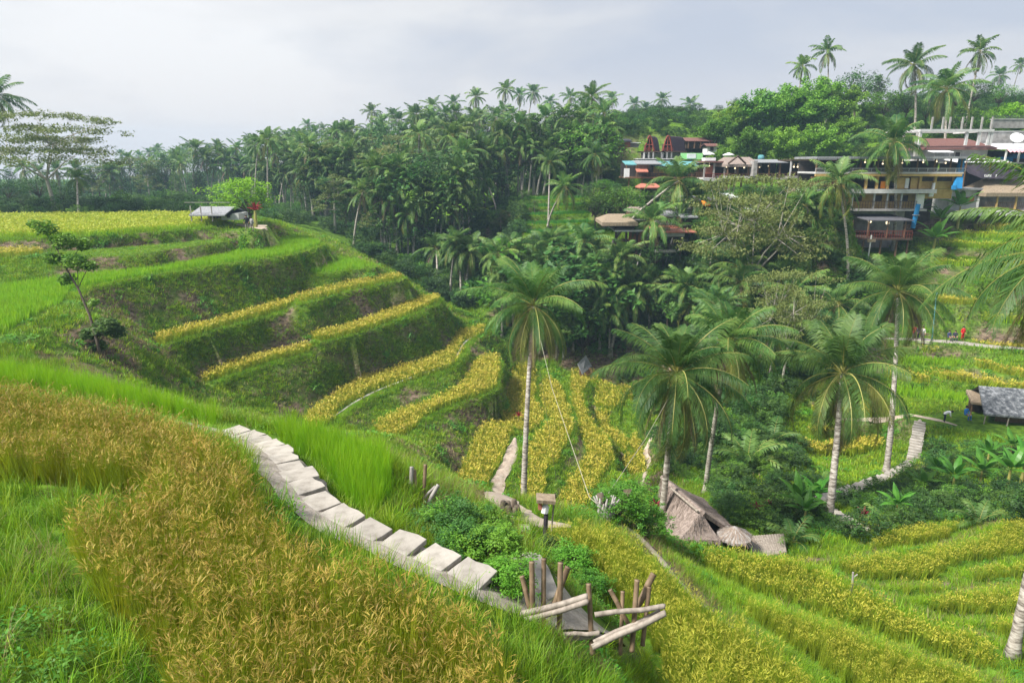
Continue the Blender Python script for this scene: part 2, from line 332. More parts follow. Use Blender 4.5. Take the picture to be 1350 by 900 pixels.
# heights
zfix = np.full(len(V), np.nan); zone = np.full(len(V), -1)
for k in range(len(T)-1, -1, -1):
    r = T[k]; m = inside(r['xy'], V)
    lo = np.min(r['xy'], 0)-.1; hi = np.max(r['xy'], 0)+.1
    near = np.nonzero((V[:, 0] > lo[0]) & (V[:, 0] < hi[0]) & (V[:, 1] > lo[1]) & (V[:, 1] < hi[1]))[0]
    if len(near): m[near[dist_poly(r['xy'], V[near]) < .004]] = True
    zfix[m] = CAMZ-r['D']; zone[m] = k
smp = []
for r in T:
    c = np.mean(r['xy'], 0); q = np.array(r['xy']); s_ = max(1, len(q)//7)
    smp += [(x, y, CAMZ-r['D']) for x, y in q[::s_]]
PALL = PC + smp
base = tps(PALL, V)
E = np.unique(np.sort(np.r_[FA[:, [0, 1]], FA[:, [1, 2]], FA[:, [2, 0]]], axis=1), axis=0)
wt = 1/np.maximum(.02, np.hypot(*(V[E[:, 0]]-V[E[:, 1]]).T))
fx = ~np.isnan(zfix); rad = np.hypot(V[:, 0], V[:, 1]); fx_all = fx | (rad > 600)
g = np.where(fx, np.nan_to_num(zfix)-base, 0.0)
free = ~fx_all; nV = len(V)
scr = .012*np.minimum(2, rad/50)   # screening: far from ledges the correction fades to the smooth ground
deg = np.bincount(E[:, 0], wt, nV)+np.bincount(E[:, 1], wt, nV)+scr
def Aop(u):
    return deg*u - np.bincount(E[:, 0], wt*u[E[:, 1]], nV) - np.bincount(E[:, 1], wt*u[E[:, 0]], nV)
u = np.where(fx, g, 0.0); rr_ = np.where(free, -Aop(u), 0); zz_ = rr_/deg; p_ = zz_.copy(); rz = rr_@zz_; r0 = rz
for it in range(900):
    Ap = np.where(free, Aop(p_), 0); al = rz/(p_@Ap); u += al*p_; rr_ -= al*Ap; zz_ = rr_/deg; rn = rr_@zz_
    if rn < 1e-10*r0: break
    p_ = zz_ + rn/rz*p_; rz = rn
Z = base+u
# rough, slumped banks; calmer on ledges
dfx = np.zeros(nV)
for i in range(nV):
    x, y = V[i]; s = min(1.0, .15+rad[i]/80)
    n_ = noise.fractal((x*.35, y*.35, Z[i]*.35), 1.0, 2.0, 4)*.26*s
    if fx[i]: n_ *= .12
    Z[i] += n_
for i in np.nonzero(~fx & (rad > 14) & (rad < 120))[0]:
    x, y = V[i]; V[i] += np.array((noise.noise((x*.45, y*.45, 11)), noise.noise((x*.45, y*.45, 23))))*min(.5, rad[i]*.006)
P3 = np.c_[V, Z]
terrain_me = bpy.data.meshes.new('ground'); terrain_me.from_pydata(P3.tolist(), [], FA.tolist()); terrain_me.update()
terrain_me.polygons.foreach_set('use_smooth', [True]*len(terrain_me.polygons))
# make sure faces look up
if np.mean([p.normal.z for p in terrain_me.polygons[:200]]) < 0: terrain_me.flip_normals()
_nv = np.empty(len(P3)*3); terrain_me.vertices.foreach_get('normal', _nv); NRM = _nv.reshape(-1, 3); NRM[NRM[:, 2] < 0] *= -1
from mathutils.bvhtree import BVHTree
BV = BVHTree.FromPolygons([tuple(p) for p in P3], [tuple(int(i) for i in f) for f in FA])
def foot_amount(P, nr):
    """1 where the point lies at the bare foot of a bank: steep here, flat just downhill"""
    out = np.zeros(len(P))
    for i in np.nonzero((nr[:, 2] < .9) & (np.hypot(P[:, 0], P[:, 1]) < 120))[0]:
        h = np.array((nr[i, 0], nr[i, 1])); l = np.hypot(*h)
        if l < .05: continue
        h /= l; q = P[i, :2]+h*(.55+.25*noise.noise((P[i, 0]*.4, P[i, 1]*.4, 2))); r_h = BV.ray_cast(Vector((q[0], q[1], 200)), Vector((0, 0, -1)))
        if r_h[0] and P[i, 2]-r_h[0].z < .42+1.3*noise.noise((P[i, 0]*.2, P[i, 1]*.2, 5)) and P[i, 1] > 13: out[i] = 1
    return out
FOOT = foot_amount(P3, NRM)
_a = terrain_me.attributes.new('soil', 'FLOAT', 'POINT'); _a.data.foreach_set('value', FOOT)
ground = bpy.data.objects.new('ground', terrain_me); COL.objects.link(ground); tag(ground, kind='structure')
from mathutils.bvhtree import BVHTree
BV = BVHTree.FromPolygons([tuple(p) for p in P3], [tuple(int(i) for i in f) for f in FA])
def gz(x, y):
    h = BV.ray_cast(Vector((x, y, 200)), Vector((0, 0, -1))); return h[0].z if h[0] else 20.0
def hitpix(px, py):
    """where the line of sight through a photo point meets the ground"""
    d = PT(px, py, 1)-Vector((0, 0, CAMZ)); h = BV.ray_cast(Vector((0, 0, CAMZ)), d.normalized()); return h[0]
def onground(px, t):
    """ground point on the vertical plane of photo column px at horizontal distance about t"""
    x = t*(px-675)/F; return Vector((x, t, gz(x, t)))
# ------------------------------------------------------------ ground material: soil showing on steep banks, grass on the rest
def ground_mat():
    m = bpy.data.materials.new('grassy_soil'); m.use_nodes = True; nt = m.node_tree; nt.nodes.clear(); N = nt.nodes.new; L = nt.links.new
    out = N('ShaderNodeOutputMaterial'); p = N('ShaderNodeBsdfPrincipled'); p.inputs['Roughness'].default_value = .95; p.inputs['Specular IOR Level'].default_value = .1
    L(p.outputs[0], out.inputs[0]); ge = N('ShaderNodeNewGeometry')
    def nz(s, d=5, st=(1, 1, 1)):
        mp = N('ShaderNodeMapping'); mp.inputs['Scale'].default_value = st; L(ge.outputs['Position'], mp.inputs[0])
        n = N('ShaderNodeTexNoise'); n.inputs['Scale'].default_value = s; n.inputs['Detail'].default_value = d; L(mp.outputs[0], n.inputs[0]); return n.outputs[0]
    def ramp(src, a, ca, b, cb):
        r = N('ShaderNodeValToRGB'); e = r.color_ramp.elements; e[0].position = a; e[0].color = (*ca, 1); e[1].position = b; e[1].color = (*cb, 1); L(src, r.inputs[0]); return r.outputs[0]
    grass = ramp(nz(2.2, 6), .35, (.04, .09, .008), .68, (.12, .22, .02))
    soil = ramp(nz(1.6, 8, (1, 1, 3)), .35, (.05, .035, .024), .68, (.24, .18, .13))
    sx = N('ShaderNodeSeparateXYZ'); L(ge.outputs['Normal'], sx.inputs[0])
    steep = N('ShaderNodeMapRange'); steep.inputs[1].default_value = .72; steep.inputs[2].default_value = .94; steep.inputs[3].default_value = .6; steep.inputs[4].default_value = .0; L(sx.outputs[2], steep.inputs[0])
    nn = N('ShaderNodeMapRange'); nn.inputs[1].default_value = .42; nn.inputs[2].default_value = .6; L(nz(.35, 4), nn.inputs[0])
    f = N('ShaderNodeMath'); f.operation = 'MULTIPLY'; L(steep.outputs[0], f.inputs[0]); L(nn.outputs[0], f.inputs[1])
    at = N('ShaderNodeAttribute'); at.attribute_name = 'soil'; fm = N('ShaderNodeMath'); fm.operation = 'MAXIMUM'; L(f.outputs[0], fm.inputs[0]); L(at.outputs['Fac'], fm.inputs[1])
    mx = N('ShaderNodeMix'); mx.data_type = 'RGBA'; L(fm.outputs[0], mx.inputs['Factor']); L(grass, mx.inputs[6]); L(soil, mx.inputs[7])
    L(mx.outputs[2], p.inputs['Base Color'])
    bp = N('ShaderNodeBump'); bp.inputs['Strength'].default_value = .7; bp.inputs['Distance'].default_value = .12; L(nz(5, 8), bp.inputs['Height']); L(bp.outputs[0], p.inputs['Normal'])
    return m
M['ground'] = ground_mat(); terrain_me.materials.append(M['ground'])
# ------------------------------------------------------------ vegetation materials
def leafmat(name, a, b, c=None, scale=1.2, trans=.35, rand=.18, huer=.012, rough=.55, spec=.35, det=3):
    return mat(name, [a, b] + ([c] if c else []), rough=rough, scale=scale, trans=trans, rand=rand, huer=huer, spec=spec, detail=det)
M['rice_ripe_leaf'] = leafmat('rice_ripe_leaf', (.19,.25,.014), (.35,.39,.025), rand=.3, huer=.02, scale=3)
M['rice_ripe_ear'] = leafmat('rice_ripe_ear', (.28,.20,.035), (.50,.39,.08), rand=.35, huer=.015, scale=4)
M['rice_gold_leaf'] = leafmat('rice_gold_leaf', (.24,.33,.02), (.38,.43,.035), rand=.2, huer=.015)
M['rice_gold_ear'] = leafmat('rice_gold_ear', (.44,.38,.045), (.58,.50,.07), rand=.2)
M['rice_mid_leaf'] = leafmat('rice_mid_leaf', (.20,.28,.02), (.34,.42,.035), rand=.25, huer=.015)
M['rice_mid_ear'] = leafmat('rice_mid_ear', (.40,.40,.04), (.53,.51,.065), rand=.2)
M['rice_green'] = leafmat('rice_green', (.20,.40,.012), (.32,.55,.025), rand=.12, huer=.012, trans=.45)
M['rice_lime'] = leafmat('rice_lime', (.28,.46,.015), (.40,.55,.03), rand=.12, huer=.01, trans=.45)
M['rice_lime_ear'] = leafmat('rice_lime_ear', (.38,.44,.035), (.50,.52,.06), rand=.2)
M['rice_deep'] = leafmat('rice_deep', (.05,.20,.02), (.09,.30,.03), rand=.1)
M['grass'] = leafmat('grass', (.13,.26,.010), (.30,.44,.025), rand=.35, huer=.03, scale=.8)
M['lip'] = leafmat('lip', (.17,.34,.012), (.32,.50,.025), rand=.2, huer=.015, trans=.45)
M['grass_dry'] = leafmat('grass_dry', (.20,.17,.07), (.36,.31,.14), rand=.35, huer=.02)
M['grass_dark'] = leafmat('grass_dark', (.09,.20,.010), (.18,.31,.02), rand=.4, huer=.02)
M['herb'] = leafmat('herb', (.06,.20,.015), (.15,.34,.03), rand=.25, huer=.02)
M['palm'] = leafmat('palm', (.032,.105,.024), (.095,.20,.042), c=(.20,.31,.065), scale=.55, rand=.25, huer=.012, rough=.5, spec=.3)
M['palm_old'] = leafmat('palm_old', (.12,.16,.025), (.22,.22,.04), scale=.8, rand=.3, huer=.01)
M['palm_dead'] = leafmat('palm_dead', (.09,.06,.035), (.17,.12,.07), trans=.1)
M['rachis'] = mat('rachis', [(.24,.26,.06), (.34,.30,.10)], rough=.5)
M['leaf_bright'] = leafmat('leaf_bright', (.07,.20,.015), (.17,.34,.03))
M['leaf_mid'] = leafmat('leaf_mid', (.04,.12,.022), (.11,.22,.04), rand=.3, huer=.025)
M['leaf_dark'] = leafmat('leaf_dark', (.022,.065,.016), (.06,.13,.03), rand=.3)
M['leaf_olive'] = leafmat('leaf_olive', (.10,.15,.03), (.24,.27,.08), rand=.15)
M['leaf_lime'] = leafmat('leaf_lime', (.16,.36,.015), (.30,.54,.03))
M['bamboo_leaf'] = leafmat('bamboo_leaf', (.09,.24,.015), (.22,.40,.04), rand=.3, huer=.02)
M['bark_pale'] = mat('bark_pale', [(.16,.13,.10), (.40,.37,.32), (.30,.27,.23)], scale=3, stretch=(1, 1, 4), bump=.4)
M['palm_bark'] = mat('palm_bark', [(.10,.085,.07), (.32,.29,.25), (.48,.46,.42)], scale=2.2, stretch=(1.2, 1.2, 5), bump=.5, pos=[.36,.52,.66])
M['bark_dark'] = mat('bark_dark', [(.05,.04,.03), (.14,.11,.08)], scale=5, stretch=(1, 1, .4), bump=.5)
M['banana'] = leafmat('banana', (.05,.18,.02), (.13,.32,.04), trans=.4, scale=1, rough=.4)
M['cordyline'] = leafmat('cordyline', (.15,.01,.02), (.38,.03,.04), trans=.3)
M['coconut'] = mat('coconut', [(.16,.17,.04), (.24,.15,.06)], rough=.5)

# ------------------------------------------------------------ blades and clumps for the scattered crops and grass
def blade(mb, base, az, L, lean, curl, w0, segs, mi=0, tw=0):
    """a tapered, arching blade"""
    d = Vector((math.cos(az), math.sin(az), 0)); side = Vector((-math.sin(az+tw), math.cos(az+tw), 0)); p = Vector(base); vs = []; a = lean
    for i in range(segs+1):
        f = i/segs; w_ = w0*(1-f**1.6*.92)/2
        vs += [p-side*w_, p+side*w_]
        p = p + (d*math.sin(a)+Vector((0, 0, 1))*math.cos(a))*(L/segs); a += curl/segs*(.4+1.2*f)
    mb.add(vs, [(2*i, 2*i+1, 2*i+3, 2*i+2) for i in range(segs)], mi)
def clump_mesh(name, mats, n, h, spread, w0, segs, ears=0, earl=.16, earw=.02, lean=.25, curl=.9, hv=.25):
    mb = MB()
    for i in range(n):
        az = random.uniform(0, 6.283); r = spread*math.sqrt(random.random()); b = (r*math.cos(az), r*math.sin(az), -.04)
        az2 = az + random.gauss(0, .7)
        blade(mb, b, az2, h*random.uniform(1-hv, 1+hv*.4), abs(random.gauss(0, lean)), random.uniform(.2, 1)*curl, w0*random.uniform(.7, 1.2), segs, 0, random.uniform(-1.2, 1.2))
    for i in range(ears):
        az = random.uniform(0, 6.283); r = spread*1.1*math.sqrt(random.random()); hh = h*random.uniform(.72, .98)
        b = Vector((r*math.cos(az)*1.5, r*math.sin(az)*1.5, hh)); a2 = az+random.gauss(0, .6)
        for k in range(2 if earw < .03 else 1):
            blade(mb, b, a2+k*.3, earl*random.uniform(.7, 1.2), random.uniform(.5, 1.1), random.uniform(1.2, 2.3), earw*random.uniform(.8, 1.3), 3 if earw < .03 else 2, 1, random.uniform(-1.5, 1.5))
    me = bpy.data.meshes.new(name); me.from_pydata(mb.v, [], mb.f)
    for m in mats: me.materials.append(m)
    me.polygons.foreach_set('material_index', mb.m); me.update(); return me
def proto_coll(name, meshes):
    c = bpy.data.collections.new(name)
    for i, me in enumerate(meshes): c.objects.link(bpy.data.objects.new('%s_%02d' % (name, i), me))
    return c
def rice_set(nm, ml, me_):
    mats = [M[ml], M[me_] if me_ else M[ml]]; e = 1 if me_ else 0
    return dict(
        near=proto_coll(nm+'_n', [clump_mesh(nm, mats, 34, .68, .06, .009, 3, 14*e, .085, .008, lean=.13, curl=.5) for _ in range(5)]),
        mid=proto_coll(nm+'_m', [clump_mesh(nm, mats, 24, .64, .09, .018, 2, 12*e, .11, .022, lean=.16, curl=.7) for _ in range(4)]),
        far=proto_coll(nm+'_f', [clump_mesh(nm, mats, 13, .62, .15, .06, 2, 8*e, .2, .08, lean=.18, curl=.7) for _ in range(4)]))
RICE = dict(ripe=rice_set('ripe', 'rice_ripe_leaf', 'rice_ripe_ear'), gold=rice_set('gold', 'rice_gold_leaf', 'rice_gold_ear'), gold2=rice_set('goldgreen', 'rice_mid_leaf', 'rice_mid_ear'),
    green=rice_set('green', 'rice_green', None), yellowgreen=rice_set('lime', 'rice_lime', 'rice_lime_ear'), deepgreen=rice_set('deep', 'rice_deep', None))
def herb_mesh(n=34, r=.2, s=.026):
    mb = MB()
    for i in range(n):
        az = random.uniform(0, 6.283); q = r*math.sqrt(random.random()); c = Vector((q*math.cos(az), q*math.sin(az), random.uniform(.05, .3)*(1.2-q/r*.6)))
        t = random.uniform(0, 6.28); tl = random.uniform(-.6, .6); a = Vector((math.cos(t), math.sin(t), tl))*s*random.uniform(.7, 1.4); b = Vector((-math.sin(t), math.cos(t), random.uniform(-.4, .4)))*s*.7
        mb.add([c-a, c-b*.9, c+a, c+b*.9], [(0, 1, 2, 3)])
    me = bpy.data.meshes.new('herb'); me.from_pydata(mb.v, [], mb.f); me.materials.append(M['herb']); me.update(); return me
GR = [M['grass'], M['grass_dry']]
GRASS = dict(
    near=proto_coll('tuft_n', [clump_mesh('tuft', [M['grass'], M['grass']], 26, .38, .11, .012, 3, lean=.5, curl=1.5, hv=.6) for _ in range(3)] + [clump_mesh('tuft', [M['grass_dark']]*2, 26, .3, .12, .012, 3, lean=.5, curl=1.6, hv=.6)] + [clump_mesh('tuft', [M['grass_dry']]*2, 20, .34, .1, .009, 3, lean=.6, curl=1.7, hv=.6), herb_mesh(), herb_mesh()]),
    mid=proto_coll('tuft_m', [clump_mesh('tuft', [M['grass']]*2, 18, .30, .2, .022, 2, lean=.5, curl=1.3, hv=.6) for _ in range(3)] + [clump_mesh('tuft', [M['grass_dark']]*2, 16, .27, .2, .024, 2, lean=.5, curl=1.5, hv=.6), clump_mesh('tuft', [M['grass_dry']]*2, 13, .27, .2, .02, 2, lean=.7, curl=1.7, hv=.6)] + [herb_mesh(22, .26, .055)]*2),
    far=proto_coll('tuft_f', [clump_mesh('tuft', [M['grass']]*2, 16, .32, .34, .055, 2, lean=.5, curl=1.2, hv=.6) for _ in range(3)] + [clump_mesh('tuft', [M['grass_dark']]*2, 14, .30, .34, .055, 2, lean=.5, curl=1.5, hv=.6), clump_mesh('tuft', [M['grass_dry']]*2, 10, .28, .34, .045, 2, lean=.7, curl=1.7, hv=.6)] + [herb_mesh(24, .38, .09)]*2))
LONG = proto_coll('long_grass', [clump_mesh('long', [M['grass']]*2, 22, .85, .13, .014, 4, lean=.35, curl=1.6, hv=.5), clump_mesh('long', [M['rice_green']]*2, 22, .75, .12, .013, 4, lean=.35, curl=1.5, hv=.5), clump_mesh('long', [M['grass_dry']]*2, 14, .8, .13, .010, 4, lean=.5, curl=1.9, hv=.5)])

_ng = {}
def instancer(coll):
    if coll.name in _ng: return _ng[coll.name]
    ng = bpy.data.node_groups.new('scatter_'+coll.name, 'GeometryNodeTree')
    ng.interface.new_socket('Geometry', in_out='INPUT', socket_type='NodeSocketGeometry'); ng.interface.new_socket('Geometry', in_out='OUTPUT', socket_type='NodeSocketGeometry')
    N = ng.nodes.new; L = ng.links.new; gi = N('NodeGroupInput'); go = N('NodeGroupOutput'); ip = N('GeometryNodeInstanceOnPoints'); ci = N('GeometryNodeCollectionInfo')
    ci.inputs['Collection'].default_value = coll; ci.inputs['Separate Children'].default_value = True; ci.inputs['Reset Children'].default_value = True
    def attr(n, t): a = N('GeometryNodeInputNamedAttribute'); a.data_type = t; a.inputs['Name'].default_value = n; return a.outputs[0]
    L(gi.outputs[0], ip.inputs['Points']); L(ci.outputs[0], ip.inputs['Instance']); ip.inputs['Pick Instance'].default_value = True
    L(attr('idx', 'INT'), ip.inputs['Instance Index']); L(attr('rot', 'FLOAT_VECTOR'), ip.inputs['Rotation']); L(attr('sc', 'FLOAT_VECTOR'), ip.inputs['Scale'])
    L(ip.outputs[0], go.inputs[0]); _ng[coll.name] = ng; return ng
def scatter(name, P, rot, sc, idx, coll, label=None, cat=None, group=None):
    P = np.asarray(P, float); n = len(P)
    if not n: return None
    me = bpy.data.meshes.new(name); me.vertices.add(n); me.vertices.foreach_set('co', P.ravel())
    sc = np.asarray(sc, float); sc = np.repeat(sc[:, None], 3, 1) if sc.ndim == 1 else sc
    a = me.attributes.new('rot', 'FLOAT_VECTOR', 'POINT'); a.data.foreach_set('vector', np.asarray(rot, float).ravel())
    a = me.attributes.new('sc', 'FLOAT_VECTOR', 'POINT'); a.data.foreach_set('vector', sc.ravel())
    a = me.attributes.new('idx', 'INT', 'POINT'); a.data.foreach_set('value', np.asarray(idx, np.int32))
    o = bpy.data.objects.new(name, me); COL.objects.link(o); md = o.modifiers.new('scatter', 'NODES'); md.node_group = instancer(coll)
    return tag(o, label, cat, group, 'stuff')

# height and normal of the ground on many points at once (barycentric on the triangulation through a BVH ray)
def drop_on(Q):
    z = np.empty(len(Q)); nrm = np.empty((len(Q), 3)); dn = Vector((0, 0, -1))
    for i, (x, y) in enumerate(Q):
        h = BV.ray_cast(Vector((x, y, 300)), dn)
        if h[0]: z[i] = h[0].z; n_ = h[1]; nrm[i] = n_ if n_.z > 0 else -n_
        else: z[i] = 20; nrm[i] = (0, 0, 1)
    return z, nrm
def in_view(P, m=60):
    x, y, z = P[:, 0], P[:, 1], P[:, 2]-CAMZ; t = y*CP - z*SP; u_ = y*SP+z*CP
    px = 675+F*x/np.maximum(t, .1); py = 450-F*u_/np.maximum(t, .1); k = m*(1+12/np.maximum(t, 1))
    return (t > 1.5) & (px > -k) & (px < 1350+k) & (py > -k) & (py < 900+k*1.5)
# ------------------------------------------------------------ paths (needed first, so that grass keeps off them)
def ribbon_px(pts, D_or_t, w_, lift=.03, name='path', m='path_dirt', step=.5, th=.06):
    pass
M['path_dirt'] = mat('path_dirt', [(.28,.22,.17), (.46,.39,.32)], scale=2.5, rough=.95, bump=.4, detail=8)
M['slab'] = mat('slab', [(.20,.18,.155), (.34,.315,.28), (.42,.39,.35)], scale=2.2, rough=.9, bump=.3, detail=8, rand=.12)
M['rubble'] = mat('rubble', [(.22,.19,.155), (.40,.355,.31)], scale=5, rough=.95, bump=.9, detail=8)
PATHS = []        # (xy polyline, half width) for keeping plants off
def trail(name, pxs, width, m='path_dirt', lift=.035, sm=True):
    """a trodden path: pxs = photo points on the ground (or world xy)"""
    P = [hitpix(*p) if isinstance(p[0], (int, float)) and len(p) == 2 else Vector(p) for p in pxs]
    xy = [(p.x, p.y) for p in P if p is not None]
    if sm: xy = smooth(xy, closed=False, it=2)
    d = math.hypot(*xy[len(xy)//2]); xy = resample(xy, max(.15, d*.008), closed=False); mb = MB(); vs = []; n = len(xy); K = 5
    for i in range(n):
        a = Vector(xy[max(0, i-1)]); b = Vector(xy[min(n-1, i+1)]); t_ = (b-a).normalized(); nn = Vector((-t_.y, t_.x))
        ww = width*(1+.3*noise.noise((xy[i][0]*1.3, xy[i][1]*1.3, 4)))
        ww *= min(1, .15+.14*min(i, n-1-i)); zc = gz(*xy[i])
        for k in range(K):
            f = k/(K-1)-.5; q = Vector(xy[i])+nn*f*ww; z = gz(q.x, q.y)
            z = zc+max(-.12, min(.12, z-zc)) + lift + (.02 if abs(f) < .4 else -.05)
            vs.append((q.x, q.y, max(z, gz(q.x, q.y)+.012)))
    mb.add(vs, [(i*K+k, i*K+k+1, (i+1)*K+k+1, (i+1)*K+k) for i in range(n-1) for k in range(K-1)])
    o = mb.build(name, M[m], smooth=True); tag(o, kind='structure'); PATHS.append((xy, width/2)); return o
trail('footpath', [(752,694),(705,686),(676,674),(656,657),(653,640),(664,620),(674,600),(679,577)], 1.0)
trail('footpath', [(800,688),(840,702),(872,738),(897,773),(932,803),(990,845),(1062,897),(1100,930)], .34)
trail('footpath', [(846,640),(858,612),(849,596),(858,578),(866,560)], .45)
trail('footpath', [(436,552),(470,528),(505,511),(560,491),(592,482),(606,464),(611,451),(636,437)], .22, m='slab')
trail('footpath', [(1108,553),(1150,552),(1192,547),(1213,549),(1240,554),(1262,561)], .6)
trail('road', [(1160,446),(1200,447),(1260,451),(1330,460),(1400,463)], 1.7, m='slab')
trail('stone_path', [(290,569),(333,583),(367,608),(391,643),(425,679),(476,706),(536,734),(596,760),(642,785),(690,800),(735,802),(772,818),(812,840)], .98, m='rubble')
trail('footpath', [(40,524),(150,546),(250,562),(300,572)], .4, m='rubble')
trail('footpath', [(1213,553),(1208,580),(1203,608),(1185,622),(1164,632),(1120,646),(1072,663)], .8, m='rubble'); trail('footpath', [(1094,673),(1118,686),(1140,700)], .7, m='rubble')
trail('footpath', [(312,296),(335,297),(348,302)], 3.0)
def path_clear(Q, extra=.0):
    ok = np.ones(len(Q), bool)
    for xy, hw in PATHS:
        a = np.array(xy); lo = a.min(0)-1; hi = a.max(0)+1; ix = np.nonzero((Q[:, 0] > lo[0]) & (Q[:, 0] < hi[0]) & (Q[:, 1] > lo[1]) & (Q[:, 1] < hi[1]))[0]
        if len(ix): ok[ix[dist_poly(xy, Q[ix], closed=False) < hw+extra]] = False
    return ok

# ------------------------------------------------------------ rice, one crop per terrace
CROPN = dict(ripe='ripe brown and gold rice filling the big field right below the viewer', gold='ripe golden rice on a narrow terrace', gold2='yellow green rice', green='bright green young rice', yellowgreen='lime green rice turning yellow', deepgreen='deep green rice in rows across the ravine')
def crop(r):
    poly = r['xy']; a = np.array(poly); lo, hi = a.min(0), a.max(0); c = a.mean(0); t = math.hypot(*c)
    tmin = min(math.hypot(*p) for p in poly)
    lod = 'near' if tmin < 13.5 or t < 19 else 'mid' if t < 45 else 'far'
    sp = dict(near=.13, mid=.19, far=.32)[lod]
    if t > 75: sp = .42
    gx, gy = np.meshgrid(np.arange(lo[0], hi[0], sp), np.arange(lo[1], hi[1], sp)); ang = random.uniform(-.5, .5)
    Q = np.c_[gx.ravel(), gy.ravel()] + rng.normal(0, sp*.16, (gx.size, 2)); Q = Q[inside(poly, Q)]
    if len(Q) == 0: return
    Q = Q[dist_poly(poly, Q) > r['inset']]; Q = Q[path_clear(Q, .12)]
    if len(Q) == 0: return
    z = np.full(len(Q), CAMZ-r['D'])
    zz, _ = drop_on(Q)
    k_ = abs(zz-z) < .3; Q, z = Q[k_], zz[k_]
    P = np.c_[Q, z]; P = P[in_view(P, 90)]; n = len(P)
    if not n: return
    # patches of taller and lodged plants
    nv = np.array([noise.noise((p[0]*.5, p[1]*.5, 1.7)) for p in P])
    rot = np.c_[rng.normal(0, .10, n)+.10*nv, rng.normal(0, .10, n)+.12, rng.uniform(0, 6.283, n)]
    sc = (1+.16*nv+rng.normal(0, .12, n))*r['h']
    coll = RICE[r['crop']][lod]; return scatter('rice', P, rot, sc, rng.integers(0, len(coll.objects), n), coll)
tot = 0
for r in T:
    if r['crop'] != 'none':
        o = crop(r)
        if o: tot += len(o.data.vertices)
print('rice clumps', tot)

# ------------------------------------------------------------ grass and herbs on every bank
def area_points(n_per_m2, r0, r1):
    """random points on the ground triangles whose distance lies between r0 and r1, denser per true area"""
    a, b, c = P3[FA[:, 0]], P3[FA[:, 1]], P3[FA[:, 2]]; cen = (a+b+c)/3; d = np.hypot(cen[:, 0], cen[:, 1])
    m = (d >= r0) & (d < r1) & in_view(cen, 60) ; ar = np.linalg.norm(np.cross(b-a, c-a), axis=1)/2; nz_ = np.abs(np.cross(b-a, c-a)[:, 2])/(2*ar+1e-9); ar = np.where(m, ar*(1+.9*(nz_ < .85)), 0)
    ex = ar*n_per_m2; k = np.floor(ex).astype(int) + (rng.random(len(ex)) < (ex % 1)); ix = np.repeat(np.arange(len(k)), k); n = len(ix)
    u1 = np.sqrt(rng.random(n)); u2 = rng.random(n); P = a[ix]*(1-u1)[:, None]+b[ix]*(u1*(1-u2))[:, None]+c[ix]*(u1*u2)[:, None]
    nr = np.cross(b-a, c-a)[ix]; nr /= np.linalg.norm(nr, axis=1)[:, None]+1e-9; nr[nr[:, 2] < 0] *= -1
    return P, nr
def cull_hidden(P, back=.25):
    ok = np.ones(len(P), bool); o = Vector((0, 0, CAMZ))
    for i, p in enumerate(P):
        q = Vector((p[0], p[1], p[2]+.5)); d = q-o; l = d.length; h = BV.ray_cast(o, d/l, l-back)
        if h[0] is not None and (h[0]-q).length > .8: ok[i] = False
    return ok
CLEARINGS = []     # (polygon) floors and pads without grass
for nm in ('village_floor', 'village_floor_low', 'upper_village', 'track_slab', 'right_hut_pad'):
    CLEARINGS += [r['xy'] for r in T if r['name'] == nm]
